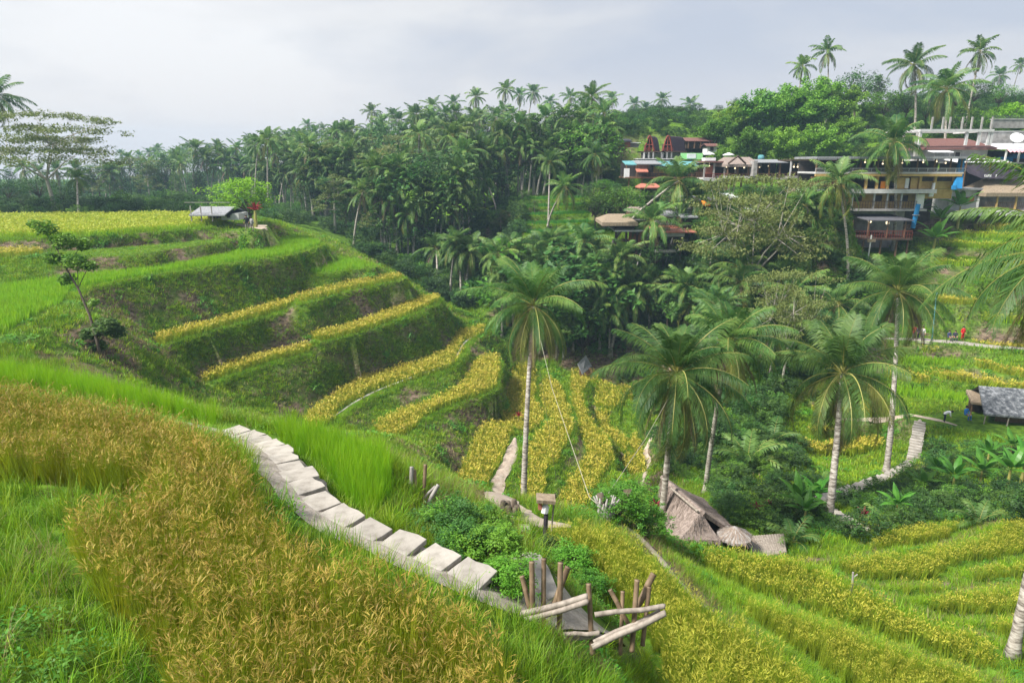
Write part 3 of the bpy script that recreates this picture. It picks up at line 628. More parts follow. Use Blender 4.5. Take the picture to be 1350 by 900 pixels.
def banks(lod, dens, r0, r1, smin):
    P, nr = area_points(dens, r0, r1); Q = P[:, :2]; ok = path_clear(Q, .05)
    for r in T:
        if r['crop'] != 'none':
            a = np.array(r['xy']); lo, hi = a.min(0), a.max(0); ix = np.nonzero(ok & (Q[:, 0] > lo[0]) & (Q[:, 0] < hi[0]) & (Q[:, 1] > lo[1]) & (Q[:, 1] < hi[1]))[0]
            ix = ix[inside(r['xy'], Q[ix])]
            ix = ix[np.abs(P[ix, 2]-(CAMZ-r['D'])) < .3]
            if len(ix): ok[ix[dist_poly(r['xy'], Q[ix]) > r['inset']+.12]] = False
    for c in CLEARINGS: ok &= ~inside(c, Q)
    # bare earth where banks are steep
    bare = np.array([noise.noise((p[0]*.22, p[1]*.22, p[2]*.5)) for p in P])
    steep = nr[:, 2] < .88
    ok &= ~(steep & (bare > .13) & (rng.random(len(P)) < .62))
    flat = np.zeros(len(P), bool)
    for r in T: flat |= inside(r['xy'], Q) & (np.abs(P[:, 2]-(CAMZ-r['D'])) < .3)
    flat = flat[ok]; P, nr, bare, steep = P[ok], nr[ok], bare[ok], steep[ok]
    ft = foot_amount(P, nr) > 0; k = ~(ft & (rng.random(len(P)) < .4)); P, nr, bare, steep, flat, ft = P[k], nr[k], bare[k], steep[k], flat[k], ft[k]
    k = cull_hidden(P); flat = flat[k]; ft = ft[k]; P, nr, bare, steep = P[k], nr[k], bare[k], steep[k]; n = len(P)
    tone = np.array([noise.noise((p[0]*.3+7, p[1]*.3, p[2]*.6)) for p in P])
    ly = -np.arctan2(nr[:, 1], nr[:, 2])*.55; lx = np.arctan2(nr[:, 0], nr[:, 2])*.55
    rz = rng.uniform(0, 6.283, n); rot = np.c_[ly, lx, rz]
    idx = rng.integers(0, 3, n); q = rng.random(n)
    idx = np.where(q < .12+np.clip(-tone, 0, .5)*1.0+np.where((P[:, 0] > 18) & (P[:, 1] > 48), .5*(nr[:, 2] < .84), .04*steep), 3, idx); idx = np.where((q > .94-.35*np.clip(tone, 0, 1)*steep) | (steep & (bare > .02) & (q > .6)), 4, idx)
    hb = np.array([noise.noise((p[0]*.45, p[1]*.45+31, 0)) for p in P]); idx = np.where((hb > .33) & (q < .5), 5+(q > .3), idx)
    idx = np.where(ft & (rng.random(n) < .45), 4, idx)
    sc = rng.uniform(.6, 1.25, n)*np.where(steep, .85, 1)*np.where(flat, .45, 1)*smin
    return scatter('bank_grass', P, rot, sc, idx, GRASS[lod], 'tufts of grass and weeds covering the terrace banks', 'grass')
n0 = 0
for args in (('near', 34, 0, 20, 1.0), ('mid', 26, 20, 45, 1.1), ('far', 15, 45, 80, 1.0), ('far', 5, 80, 112, 1.4)):
    o = banks(*args); n0 += len(o.data.vertices)
# lush bright fringe hanging over the lip of every ledge
LIPC = proto_coll('lip_grass', [clump_mesh('lip', [M['lip']]*2, 26, .30, .16, .02, 3, lean=.7, curl=1.8, hv=.5) for _ in range(3)])
LP = []
for r in T:
    if r['name'] in ('village_floor', 'village_floor_low', 'upper_village', 'track_slab', 'near_field', 'hut_pad', 'right_hut_pad', 'track') or r['name'][0] in 'ru' or r['name'] == 'r_path': continue
    q = r['xy']; n = len(q); cen = np.mean(q, 0); ar = sum(q[i][0]*q[(i+1) % n][1]-q[(i+1) % n][0]*q[i][1] for i in range(n)); sg = 1 if ar > 0 else -1
    for i in range(n):
        a, b = np.array(q[i]), np.array(q[(i+1) % n]); d = b-a; l = np.hypot(*d)
        if l < 1e-6: continue
        nn = np.array((d[1], -d[0]))/l*sg; o_ = a+nn*.9; z0 = CAMZ-r['D']
        if gz(*o_) > z0-.35: continue
        dist = math.hypot(*a); sp_ = .10 if dist < 25 else .16
        for k in range(int(l/sp_*3.2)+(random.random() < (l/sp_*3.2) % 1)):
            p = a+d*random.random()+nn*random.uniform(-.12, .42); LP.append((p[0], p[1], gz(*p), -math.atan2(nn[0], -nn[1]), nn[0], nn[1], dist))
LP = np.array(LP); LP = LP[in_view(LP[:, :3], 40)]; LP = LP[path_clear(LP[:, :2], .02)]; n = len(LP)
scatter('lip_grass', LP[:, :3], np.c_[-LP[:, 5]*.35, LP[:, 4]*.35, rng.uniform(0, 6.28, n)], rng.uniform(.55, 1.2, n)*np.where(LP[:, 6] > 45, 1.15, .8), rng.integers(0, 3, n), LIPC, 'bright green grass fringe along the terrace lips', 'grass'); print('lip', n)
# long unkempt grass on the slope at the viewer's feet and along the near banks
P, nr = area_points(9, 0, 30); t = P[:, 1]*CP-(P[:, 2]-CAMZ)*SP; u_ = P[:, 1]*SP+(P[:, 2]-CAMZ)*CP; px = np.c_[675+F*P[:, 0]/t, 450-F*u_/t]
ok = inside([(-200,700),(40,690),(80,740),(118,820),(210,960),(-200,1300)], px) | (inside([(500,600),(620,650),(700,700),(720,780),(640,730),(520,700)], px) & (rng.random(len(P)) < .45))
ok &= path_clear(P[:, :2], .25)
for r in T:
    if r['crop'] != 'none': ok &= ~inside(r['xy'], P[:, :2])
P = P[ok]; n = len(P); scatter('long_grass', P, np.c_[rng.normal(0, .15, n), rng.normal(0, .15, n), rng.uniform(0, 6.28, n)], rng.uniform(.4, .85, n), rng.choice(3, n, p=(.42, .05, .53)), LONG, 'long unkempt grass on the near slope', 'grass')
print('tufts', n0)
# ------------------------------------------------------------ coconut palms
def frond(mb, az, el, L, droop, nl, ll, wl, mi, rr=.03, tw=.2, hang=.55, side_curve=0):
    """arched midrib with a row of leaflets on both sides"""
    p = Vector((0, 0, 0)); n = 12; pts = [p.copy()]; dirs = []
    for i in range(n):
        f = (i+.5)/n; e = el-droop*f**1.35; a = az+side_curve*f; d = Vector((math.cos(a)*math.cos(e), math.sin(a)*math.cos(e), math.sin(e))); dirs.append(d); p = p+d*L/n; pts.append(p.copy())
    mb.tube(pts, [rr*(1-.85*i/n) for i in range(n+1)], 3, 1, caps=False)
    roll = random.uniform(-tw, tw); down = Vector((0, 0, -1))
    for k in range(nl):
        f = .16+.84*(k+random.uniform(-.3, .3))/nl; f = min(max(f, .1), .995); q = f*n; i = min(int(q), n-1); b = pts[i].lerp(pts[i+1], q-i); d = dirs[i]
        up = Vector((0, 0, 1)); s = d.cross(up)
        s = s.normalized() if s.length > .05 else Vector((-math.sin(az), math.cos(az), 0)); nn = s.cross(d).normalized()
        lf = ll*(math.sin(math.pi*min(1, .12+f*.80))**.7)*random.uniform(.85, 1.1)
        for sg in (-1, 1):
            if random.random() < .04: continue
            v = (s*sg*math.cos(.25+roll*sg)+nn*math.sin(.22+roll*sg)+d*(.55+.5*f)).normalized()
            v1 = (v+down*hang*.55*random.uniform(.6, 1.3)).normalized(); v2 = (v1+down*hang*1.6*random.uniform(.5, 1.4)).normalized()
            m1 = b+v1*lf*.5; m2 = m1+v2*lf*.5; ax = d*wl*.5
            mb.add([b-ax*.6, b+ax*.6, m1+ax, m1-ax, m2], [(0, 1, 2, 3), (3, 2, 4)], mi)
def palm_crown(name, nf, L, nl, ll, wl, seed, dead=2, old=.25, leaf='palm', hi=False, upright=.0):
    random.seed(seed); mb = MB()
    for i in range(nf):
        f = i/(nf-1); az = i*2.39996+random.uniform(-.25, .25)
        el = R(86)-(R(86)+R(48))*f**.95+random.uniform(-.26, .26)*(.4+f)+upright
        droop = (R(38)+R(62)*min(1, f*1.6))*random.uniform(.65, 1.25); Lf = L*(.62+.38*min(1, f*4))*random.uniform(.78, 1.1)
        frond(mb, az, el, Lf, droop, nl, ll, wl, 2 if f > 1-old and random.random() < .6 else 0, rr=L*.0085, hang=.4+1.1*f, side_curve=random.uniform(-.25, .25))
    for i in range(dead):
        frond(mb, random.uniform(0, 6.28), R(-45)+random.uniform(-.3, .1), L*.85, R(40), nl, ll*.8, wl*.7, 3, hang=1.5, rr=L*.007)
    me = bpy.data.meshes.new(name); me.from_pydata(mb.v, [], mb.f)
    for m in (leaf, 'rachis', 'palm_old', 'palm_dead'): me.materials.append(M[m])
    me.polygons.foreach_set('material_index', mb.m); me.update(); return me
CR_HI = [palm_crown('palm_crown', 32, 4.3, 80, 1.0, .036, 11, 7, .3), palm_crown('palm_crown', 36, 4.3, 82, 1.05, .036, 12, 8, .2), palm_crown('palm_crown', 30, 4.3, 78, 1.05, .04, 13, 6, .35)]
CR_MID = [palm_crown('palm_crown', 25, 4.0, 34, 1.0, .095, 20+i, 2, .2) for i in range(4)]
CR_LO = [palm_crown('palm_crown', 20, 4.0, 18, 1.0, .18, 30+i, 2, .15) for i in range(5)]
def nuts_mesh(r=.13):
    mb = MB()
    for i in range(11):
        a = i*2.4; q = .22+.05*(i % 3); c = Vector((math.cos(a)*q, math.sin(a)*q, -.22-.09*(i % 4)))
        bm = bmesh.new(); bmesh.ops.create_icosphere(bm, subdivisions=1, radius=r); mb.add([v.co*random.uniform(.95, 1.05)+c for v in bm.verts], [[v.index for v in f.verts] for f in bm.faces], 0); bm.free()
    me = bpy.data.meshes.new('coconuts'); me.from_pydata(mb.v, [], mb.f); me.materials.append(M['coconut']); me.update(); return me
NUTS = nuts_mesh()
def trunk_mesh(H, lx, ly, r0, r1, n=8, rings=14, name='trunk', curve=1.6, m='palm_bark'):
    mb = MB(); P_ = []; rs = []
    for i in range(rings+1):
        f = i/rings; P_.append((lx*f**curve, ly*f**curve, H*f)); rs.append(r1+(r0-r1)*(1-f)**1.3+(.7*r0*max(0, 1-f*rings/1.2) if i < 2 else 0)+(.012 if i % 2 else 0))
    mb.tube(P_, rs, n, 0); me = bpy.data.meshes.new(name); me.from_pydata(mb.v, [], mb.f); me.materials.append(M[m]); me.polygons.foreach_set('use_smooth', [True]*len(mb.f)); me.update(); return me
TR_SH = [trunk_mesh(10, lx, ly, .19, .11, 6, 10) for lx, ly in ((.8, .3), (-1.0, .5), (.2, -.6), (1.8, 0))]
def mobj(name, me, parent, loc=(0, 0, 0), rot=(0, 0, 0), sc=(1, 1, 1)):
    o = bpy.data.objects.new(name, me); COL.objects.link(o); o.parent = parent; o.location = loc; o.rotation_euler = rot; o.scale = sc; return o
def tmin(px): return 108 if 330 < px < 600 else 100 if 600 <= px < 655 else 90 if 655 <= px < 880 else 0      # nothing tall stands on the terraces themselves
def palm_at(px, py, rp, lod='lo', label=None, group=None, base=None, t=None, v=None, H0=11, rz=None, Lref=3.3, name='coconut_palm', trr=1.0):
    """palm whose crown centre is seen at (px,py) with fronds about rp photo pixels long; trunk reaches the real ground"""
    if t is None:
        t0 = F*Lref/rp; best = None
        for k in np.linspace(.9, 1.6, 26):
            if t0*k < tmin(px): continue
            q = PT(px, py, t0*k); h = q.z-gz(q.x, q.y); s = abs(h-H0)/H0+abs(math.log(k))*1.2+(3 if h < 3 else 0)
            if best is None or s < best[0]: best = (s, t0*k)
        if best is None: return None
        t = best[1]
    c = PT(px, py, t); size = 1.18*rp*t/F/(3.75)
    if base is None: bx, by = c.x+random.uniform(-1, 1), c.y+random.uniform(-1, 1)
    else:
        # trunk foot seen at photo column base[0]; its depth from base[1]
        q = hitpix(*base); bx, by = q.x, q.y
        if len(base) == 2 and abs(q.y-c.y) > 6: by = c.y+max(-4, min(4, q.y-c.y))
        for _ in range(3): bx = (by*CP-(gz(bx, by)-CAMZ)*SP)*(base[0]-675)/F
    bz = gz(bx, by); H = c.z-bz
    if H < 1.5: return None
    root = empty(name, (bx, by, bz-.05), 0, label, 'palm tree', group)
    lx, ly = c.x-bx, c.y-by; cr = {'hi': CR_HI, 'mid': CR_MID, 'lo': CR_LO}[lod]; v = random.randrange(len(cr)) if v is None else v
    if lod == 'lo':
        me = TR_SH[v % 4]; sx = size; tr = mobj('trunk', me, root, sc=(max(.7, size), max(.7, size), H/10))
        e = me.vertices[-1].co; top = Vector((e.x*max(.7, size), e.y*max(.7, size), H+.05)); root.location.x += c.x-bx-top.x; root.location.y += c.y-by-top.y
    else:
        tr = mobj('trunk', trunk_mesh(H, lx, ly, trr*(.17*max(.9, size)+.01), trr*.10*max(.9, size), 12 if lod == 'hi' else 8, 26 if lod == 'hi' else 12), root); top = Vector((lx, ly, H+.05))
    mobj('crown', cr[v], root, top, (0, 0, random.uniform(0, 6.28) if rz is None else rz), (size,)*3)
    if lod != 'lo': mobj('coconuts', NUTS, root, top, (0, 0, 1), (size,)*3)
    return root
# big palms of the valley: crown centre, frond length in the photo, foot
KEY = [(703,403,74,'hi',(690,668),'tallest near palm with swing ropes tied to it, behind the golden valley terraces',0,44),
 (892,493,90,'hi',(872,698),'broad coconut palm rising in front of the thatched hut roof',1,31.5),
 (962,452,72,'hi',(930,650),'coconut palm just behind and right of the one in front of the thatched hut',2,39),
 (1111,492,92,'hi',(1092,706),'coconut palm with dark upper trunk beside the lower end of the stone stairs',2,40),
 (1184,384,70,'hi',(1168,640),'tall coconut palm with pale trunk beside the concrete walkway below the right slope',1,52)]
for px, py, rp, lod, b, lab, v, t in KEY:
    palm_at(px, py, rp, lod, lab, 'tall coconut palms in the valley', b, t, v)
ep = palm_at(1448, 330, 158, 'hi', 'near coconut palm at the right edge, its long fronds hanging into view', 'tall coconut palms in the valley', (1334,866), 20.5, 1, rz=.9, trr=.72)
MIDP = [(860,292,38,(865,350),'bushy palm'),(895,238,40,(800,340),''),(925,302,28,(913,345),''),(575,327,27,(577,392),''),(605,328,27,(608,405),''),(646,350,32,(645,415),''),(740,322,28,None,''),
 (798,328,26,None,''),(832,382,38,(805,470),''),(770,352,30,None,''),(905,357,28,None,''),(975,352,38,None,''),(1105,240,40,(1117,372),''),(1178,188,46,(1177,325),''),(1248,118,40,(1240,250),''),
 (1205,86,32,(1205,180),''),(745,247,26,(722,300),''),(725,214,24,(723,300),''),(690,203,22,(688,300),''),(645,193,22,(655,290),''),(600,190,20,None,''),(668,240,22,None,''),(640,238,22,(655,300),''),
 (572,240,22,(579,300),''),(540,240,22,(550,300),''),(785,205,24,(787,245),''),(745,180,20,(760,225),''),(780,128,24,(783,180),''),(1090,330,26,None,''),(1050,280,24,(1072,380),''),(690,340,26,None,''),
 (870,330,26,None,''),(720,365,30,None,''),(1018,470,34,(1015,600),''),(940,400,34,None,''),(545,345,24,None,''),(500,300,22,None,''),(620,280,22,None,''),(700,290,22,None,''),(1150,305,24,None,''),(1068,252,26,None,''),(1218,238,26,None,''),(948,232,22,None,''),(760,300,24,None,''),(630,330,24,None,''),(670,385,26,None,''),(715,330,24,None,''),(590,270,20,None,'')]
def nth(i):
    ones = ['', 'first', 'second', 'third', 'fourth', 'fifth', 'sixth', 'seventh', 'eighth', 'ninth', 'tenth', 'eleventh', 'twelfth', 'thirteenth', 'fourteenth', 'fifteenth', 'sixteenth', 'seventeenth', 'eighteenth', 'nineteenth']
    return ones[i] if i < 20 else {2: 'twentieth', 3: 'thirtieth', 4: 'fortieth', 5: 'fiftieth'}[i//10] if i % 10 == 0 else {2: 'twenty-', 3: 'thirty-', 4: 'forty-', 5: 'fifty-'}[i//10]+ones[i % 10]
def ordinal(i): return ['leftmost','second from the left','third from the left','fourth from the left','fifth from the left','sixth from the left','seventh from the left','eighth from the left','ninth from the left','tenth from the left','eleventh from the left','twelfth from the left','thirteenth from the left','fourteenth from the left','fifteenth from the left','sixteenth from the left','seventeenth from the left','eighteenth from the left'][i]
def rows(lst, word, group, lod, H0):
    lst = sorted(lst)
    for i, (px, py, rp, b) in enumerate(lst):
        palm_at(px, py, rp, lod, '%s of the %s' % (ordinal(i), word) if i < len(lst)-1 else 'rightmost of the '+word, group, b, H0=H0)
mids = [(a, b, c, d) for a, b, c, d, e in MIDP]
rows([m for m in mids if m[0] > 1000 and m[1] < 260], 'tall coconut palms rising before the hillside cafes', 'palms before the hillside cafes', 'mid', 12)
rows([m for m in mids if 820 < m[0] and m[1] >= 230 and not (m[0] > 1000 and m[1] < 260)], 'coconut palms below the hillside cafes', 'palms below the hillside cafes', 'mid', 9)
rows([m for m in mids if m[0] <= 820 and m[1] < 262], 'pale trunked coconut palms around the far green terraces', 'palms around the far green terraces', 'mid', 10)
rows([m for m in mids if m[0] <= 840 and 262 <= m[1] and not (820 < m[0])], 'coconut palms filling the middle ravine', 'palms in the middle ravine', 'mid', 9)
SKY = [(490,148,15),(518,152,13),(543,150,13),(570,140,15),(598,136,14),(627,128,16),(667,118,16),(685,125,13),(703,122,15),(725,135,14),(752,128,14),(806,130,13),(836,138,14),(851,143,13),(873,131,13),(880,150,13),(910,138,15),(912,166,14)]
rows([(a, b, c, None) for a, b, c in SKY], 'coconut palms standing on the central skyline', 'palms on the central skyline', 'lo', 13)
rows([(a, b, c, None) for a, b, c in ((160,203,9),(208,196,9),(248,194,9),(330,184,11),(372,190,9),(405,165,11),(425,170,10),(450,172,10),(463,178,9),(310,202,9))], 'small hazy palms on the left skyline', 'palms on the left skyline', 'lo', 14)
rows([(1058,88,20,None),(1091,68,21,None),(1292,68,25,None),(1230,120,22,None),(1345,85,12,None),(1318,100,16,None)], 'coconut palms above the bamboo grove on the right skyline', 'palms on the right skyline', 'lo', 14)
palm_at(-6, 128, 36, 'mid', 'coconut palm cut by the left edge of the view', None, (-4,275), 105)

# ------------------------------------------------------------ broad-leaved trees
def leaf_cloud(mb, c, r, n, s, mi, flat=1.0, droop=0):
    for _ in range(n):
        th = random.uniform(0, 6.283); ph = math.acos(random.uniform(-1, 1)); q = r*random.random()**.45
        p = Vector((math.sin(ph)*math.cos(th)*q, math.sin(ph)*math.sin(th)*q, math.cos(ph)*q*flat))+c
        a = Vector((random.gauss(0, 1), random.gauss(0, 1), random.gauss(0, .55)-droop)).normalized(); b = a.cross(Vector((random.gauss(0, .5), random.gauss(0, .5), 1))).normalized()
        l = s*random.uniform(.6, 1.4); mb.add([p-a*l, p-b*l*.42+a*l*.15, p+a*l, p+b*l*.42+a*l*.15], [(0, 1, 2, 3)], mi)
def branches(mb, base, tips, r0, mi=0):
    for tip in tips:
        m_ = base.lerp(tip, .5)+Vector((random.gauss(0, .2), random.gauss(0, .2), (tip-base).length*.07)); mb.tube([base, m_, tip], [r0, r0*.6, r0*.18], 5, mi, caps=False)
def broad(name, H, W, leafm, bark, seed, nb=26, nl=70, s=.2, kind='round', trunkf=.45, m2=None):
    """returns (trunk mesh, crown mesh); trunk with limbs, crown made of leaf clusters with gaps"""
    random.seed(seed); tb = MB(); cb = MB(); tips = []
    th = H*trunkf; fork = Vector((random.gauss(0, .04)*H, random.gauss(0, .04)*H, th))
    tb.tube([(0, 0, -.3), (fork.x*.4, fork.y*.4, th*.5), fork], [H*.022+.05, H*.016+.03, H*.012+.03], 7, 0)
    for i in range(nb):
        a = i*2.39996+random.uniform(-.3, .3); f = (i+.5)/nb
        if kind == 'round':
            zf = 1-2*f*.85; rr = math.sqrt(max(.05, 1-zf*zf))*W/2*random.uniform(.55, 1.05); c = Vector((math.cos(a)*rr, math.sin(a)*rr, th+(H-th)*(.52+.42*zf)))
            r = W*.17*random.uniform(.7, 1.3); fl = .75
        elif kind == 'umbrella':     # flat spreading layers
            rr = W/2*math.sqrt(f)*random.uniform(.85, 1.05); lay = random.choice((1, .88, .76, .66, .58)); c = Vector((math.cos(a)*rr, math.sin(a)*rr, H*lay*(1-.10*f*f))); r = W*.13*random.uniform(.7, 1.3); fl = .22
        elif kind == 'layer':        # tall with separate tiers
            zf = .38+.6*f; rr = W/2*(1.08-.75*(zf-.3))*random.uniform(.3, 1); c = Vector((math.cos(a)*rr, math.sin(a)*rr, H*zf)); r = W*.15*random.uniform(.7, 1.3); fl = .3
        else:                        # column
            zf = f; rr = W/2*math.sin(math.pi*(.15+.8*zf))*random.uniform(.2, .9); c = Vector((math.cos(a)*rr, math.sin(a)*rr, th*.6+(H-th*.6)*zf)); r = W*.24*random.uniform(.7, 1.3); fl = 1
        tips.append(c); leaf_cloud(cb, c, r, nl, s, 1 if (m2 and random.random() < .4) else 0, fl)
        for _ in range(2): leaf_cloud(cb, c+Vector((random.gauss(0, r*.8), random.gauss(0, r*.8), random.gauss(0, r*.5*fl))), r*.5, nl//4, s, 0, fl)
    if kind in ('umbrella', 'layer'):      # main limbs first, twigs from their ends
        lim = [fork+Vector((math.cos(q*1.26+.4)*W*.24, math.sin(q*1.26+.4)*W*.24, (H-th)*(.42+.12*(q % 2)))) for q in range(5)]
        if kind == 'layer': lim = [Vector((fork.x+math.cos(q*2.4)*W*.1, fork.y+math.sin(q*2.4)*W*.1, th*.75+(H-th*.75)*q/5)) for q in range(5)]; tb.tube([fork, Vector((fork.x, fork.y, H*.93))], [H*.012+.03, .03], 6, 0)
        else: branches(tb, fork*.97, lim, H*.008+.03)
        for tp in tips: tb.tube([min(lim, key=lambda v_: (v_-tp).length), tp], [.045, .012], 4, 0, caps=False)
    else: branches(tb, fork*.95, tips, H*.008+.015)
    out = []
    for mb, nm, ms in ((tb, name+'_trunk', [bark]), (cb, name+'_crown', [leafm]+([m2] if m2 else []))):
        me = bpy.data.meshes.new(nm); me.from_pydata(mb.v, [], mb.f)
        for m in ms: me.materials.append(M[m])
        if m2 and nm.endswith('crown'): me.polygons.foreach_set('material_index', mb.m)
        me.update(); out.append(me)
    return out[0], out[1], H
BR = dict(
 round1=broad('r1', 9, 8, 'leaf_mid', 'bark_dark', 1, m2='leaf_dark'), round2=broad('r2', 10, 8.5, 'leaf_dark', 'bark_dark', 2, m2='leaf_mid'), round3=broad('r3', 8, 8, 'leaf_bright', 'bark_dark', 3, m2='leaf_mid'),
 col1=broad('c1', 11, 5, 'leaf_mid', 'bark_pale', 4, kind='col', m2='leaf_dark'), col2=broad('c2', 10, 5.5, 'leaf_dark', 'bark_dark', 5, kind='col', m2='leaf_mid'),
 umb=broad('u1', 11, 15, 'leaf_olive', 'bark_pale', 6, nb=64, nl=140, s=.16, kind='umbrella', trunkf=.36), layer=broad('l1', 12, 7.5, 'leaf_olive', 'bark_pale', 7, nb=44, nl=110, s=.16, kind='layer', trunkf=.55, m2='leaf_mid'),
 lime=broad('lm', 6, 6, 'leaf_lime', 'bark_dark', 8, nb=26, nl=110, s=.16, trunkf=.2), bush=broad('b1', 2.6, 3.2, 'leaf_mid', 'bark_dark', 9, nb=16, nl=60, s=.11, trunkf=.15, m2='leaf_bright'),
 bush2=broad('b2', 3.0, 3.4, 'leaf_bright', 'bark_dark', 10, nb=16, nl=60, s=.12, trunkf=.15, m2='leaf_mid'), bushs=broad('bs', 2.6, 3.2, 'leaf_mid', 'bark_dark', 19, nb=26, nl=150, s=.085, trunkf=.15, m2='leaf_bright'), bush2s=broad('b2s', 3.0, 3.4, 'herb', 'bark_dark', 20, nb=26, nl=150, s=.09, trunkf=.15, m2='leaf_bright'),
 bushd=broad('b3', 3.0, 3.6, 'leaf_dark', 'bark_dark', 14, nb=16, nl=60, s=.13, trunkf=.15, m2='leaf_mid'))
def bamboo(seed, H=12, W=11):
    random.seed(seed); tb = MB(); cb = MB()
    for i in range(34):
        a = random.uniform(0, 6.283); r = random.uniform(.1, 1.2); L = H*random.uniform(.7, 1.05); out = random.uniform(.15, 1)*W/2; b = Vector((math.cos(a)*r, math.sin(a)*r, -.2)); P_ = []
        for k in range(9):
            f = k/8; P_.append(b+Vector((math.cos(a)*out*f**2.2, math.sin(a)*out*f**2.2, L*(f-.28*f**4*out/(W/2)))))
        tb.tube(P_, [.05*(1-.8*k/8) for k in range(9)], 4, 0, caps=False)
        for k in range(3, 9):
            for q in range(2): leaf_cloud(cb, P_[k]+Vector((random.gauss(0, .4), random.gauss(0, .4), random.gauss(0, .3)-.2)), .95*(1.2-.05*k), 34, .26, 0, .8, droop=.6)
    out = []
    for mb, nm, m in ((tb, 'bamboo_culms', 'bark_dark'), (cb, 'bamboo_leaves', 'bamboo_leaf')):
        me = bpy.data.meshes.new(nm); me.from_pydata(mb.v, [], mb.f); me.materials.append(M[m]); me.update(); out.append(me)
    return out[0], out[1], H
BR['bam1'] = bamboo(21); BR['bam2'] = bamboo(22, 10, 10)
def tree_at(kind, px, ptop, t, label, group=None, name='tree', H=None, wide=1.0, cat='tree', ground_px=None):
    """tree whose top is seen at (px,ptop) at axial depth t; the foot goes to the real ground"""
    c = PT(px, ptop, t); bz = gz(c.x, c.y); h = (c.z-bz) if H is None else H
    if h < .6: return None
    tm, cm, H0 = BR[kind]; k = h/H0; o = empty(name, (c.x, c.y, bz-.1), random.uniform(0, 6.28), label, cat, group)
    s = (k*wide, k*wide, k); mobj('trunk' if 'bam' not in kind else 'culms', tm, o, sc=s); mobj('crown' if 'bam' not in kind else 'foliage', cm, o, sc=s); return o

# ------------------------------------------------------------ bananas and other big-leaved plants
def banana_mesh(seed, n=9, L=1.7, W=.5, H=1.6, m='banana'):
    random.seed(seed); mb = MB(); sb = MB(); sb.tube([(0, 0, -.1), (.03, 0, H*.5), (.05, .02, H)], [.12, .09, .06], 7, 0)
    for i in range(n):
        az = i*2.39996; el = R(78)-R(58)*i/n+random.uniform(-.1, .1); droop = R(60)*random.uniform(.6, 1.3); K = 8; p = Vector((.05, .02, H)); rows_ = []; LL = L*random.uniform(.8, 1.1)
        for k in range(K+1):
            f = k/K; e = el-droop*f**1.5; d = Vector((math.cos(az)*math.cos(e), math.sin(az)*math.cos(e), math.sin(e))); s = Vector((-math.sin(az), math.cos(az), 0)); u_ = s.cross(d)
            ww = 0 if f < .14 else W/2*math.sin(math.pi*min(1, (f-.12)/.9)**.75)*random.uniform(.85, 1.05)+.01
            rows_.append((p+s*ww+Vector((0, 0, -.25*ww)), p+Vector((0, 0, .02)), p-s*ww+Vector((0, 0, -.25*ww)))); p = p+d*LL/K
        vs = [q for r in rows_ for q in r]; fs = []
        for k in range(K): fs += [(3*k, 3*k+1, 3*k+4, 3*k+3), (3*k+1, 3*k+2, 3*k+5, 3*k+4)]
        mb.add(vs, fs)
    a = bpy.data.meshes.new('stem'); a.from_pydata(sb.v, [], sb.f); a.materials.append(M['rachis']); b = bpy.data.meshes.new('leaves'); b.from_pydata(mb.v, [], mb.f); b.materials.append(M[m]); b.update(); a.update()
    return a, b
BAN = [banana_mesh(s) for s in (1, 2, 3)]; BANR = [banana_mesh(5, 12, .55, .13, .9, 'cordyline')]
def fern_mesh(seed, n=11, L=1.3, m='palm', nl=16):
    random.seed(seed); mb = MB()
    for i in range(n): frond(mb, i*2.39996, R(75)-R(50)*i/n, L*random.uniform(.8, 1.1), R(70), nl, .34, .06, 0, rr=.012, hang=.4)
    me = bpy.data.meshes.new('fern'); me.from_pydata(mb.v, [], mb.f); me.materials.append(M[m]); me.materials.append(M['rachis']); me.polygons.foreach_set('material_index', mb.m); me.update(); return me
def plant_at(px, py, kind, label, group=None, s=1.0, name='banana_plant', t=None, cat='plant'):
    q = hitpix(px, py) if t is None else None
    if t is not None: q = PT(px, py, t); q.z = gz(q.x, q.y)
    if q is None: return
    a, b = random.choice(kind); o = empty(name, (q.x, q.y, q.z-.03), random.uniform(0, 6.28), label, cat, group); mobj('stem', a, o, sc=(s,)*3); mobj('leaves', b, o, sc=(s,)*3); return o
# ------------------------------------------------------------ trees one can tell apart
random.seed(5)
tree_at('umb', 52, 150, 96, 'flat topped spreading tree with olive layered crown on the left skyline', name='albizia_tree')
tree_at('lime', 319, 234, 84, 'bright green leafy tree beside the field shed on the left shoulder', wide=1.25)
tree_at('layer', 437, 230, 116, 'tall pale trunked tree with olive tiers below the far houses', name='albizia_tree', wide=1.15)
tree_at('umb', 1000, 235, 80, 'wide olive crowned tree with forked white branches below the cafes', name='albizia_tree', wide=.64)
tree_at('layer', 500, 250, 112, 'slender layered tree right of the tall pale trunked one', name='albizia_tree')
tree_at('umb', 540, 180, 150, 'brownish umbrella crowned tree in the middle of the far slope', name='albizia_tree', wide=.8)
tree_at('umb', 1045, 360, 66, 'olive crowned umbrella tree above the big palms at the right', name='albizia_tree', wide=.5)
for i, (px, py, t) in enumerate(((12,240,104),(45,232,108),(80,245,104),(28,255,98),(66,258,98))): tree_at('round2' if i % 2 else 'round1', px, py, t, '%s of the dark round trees behind the far field' % ordinal(i), 'dark trees behind the far field', wide=1.3)
q_ = palm_at(102, 236, 19, 'mid', 'small palm with swollen green crownshaft standing behind the far field', None, (104,284), 100, name='areca_palm')
for i, (px, py, t) in enumerate(((395,238,140),(455,262,120),(525,262,122),(580,268,118),(615,248,126),(560,205,150),(660,275,112),(478,215,160),(350,262,130),(705,262,112))): tree_at('layer', px, py, t, '%s of the pale olive tiered trees scattered over the far slope' % nth(i+1), 'pale olive trees on the far slope', wide=.95, name='albizia_tree')
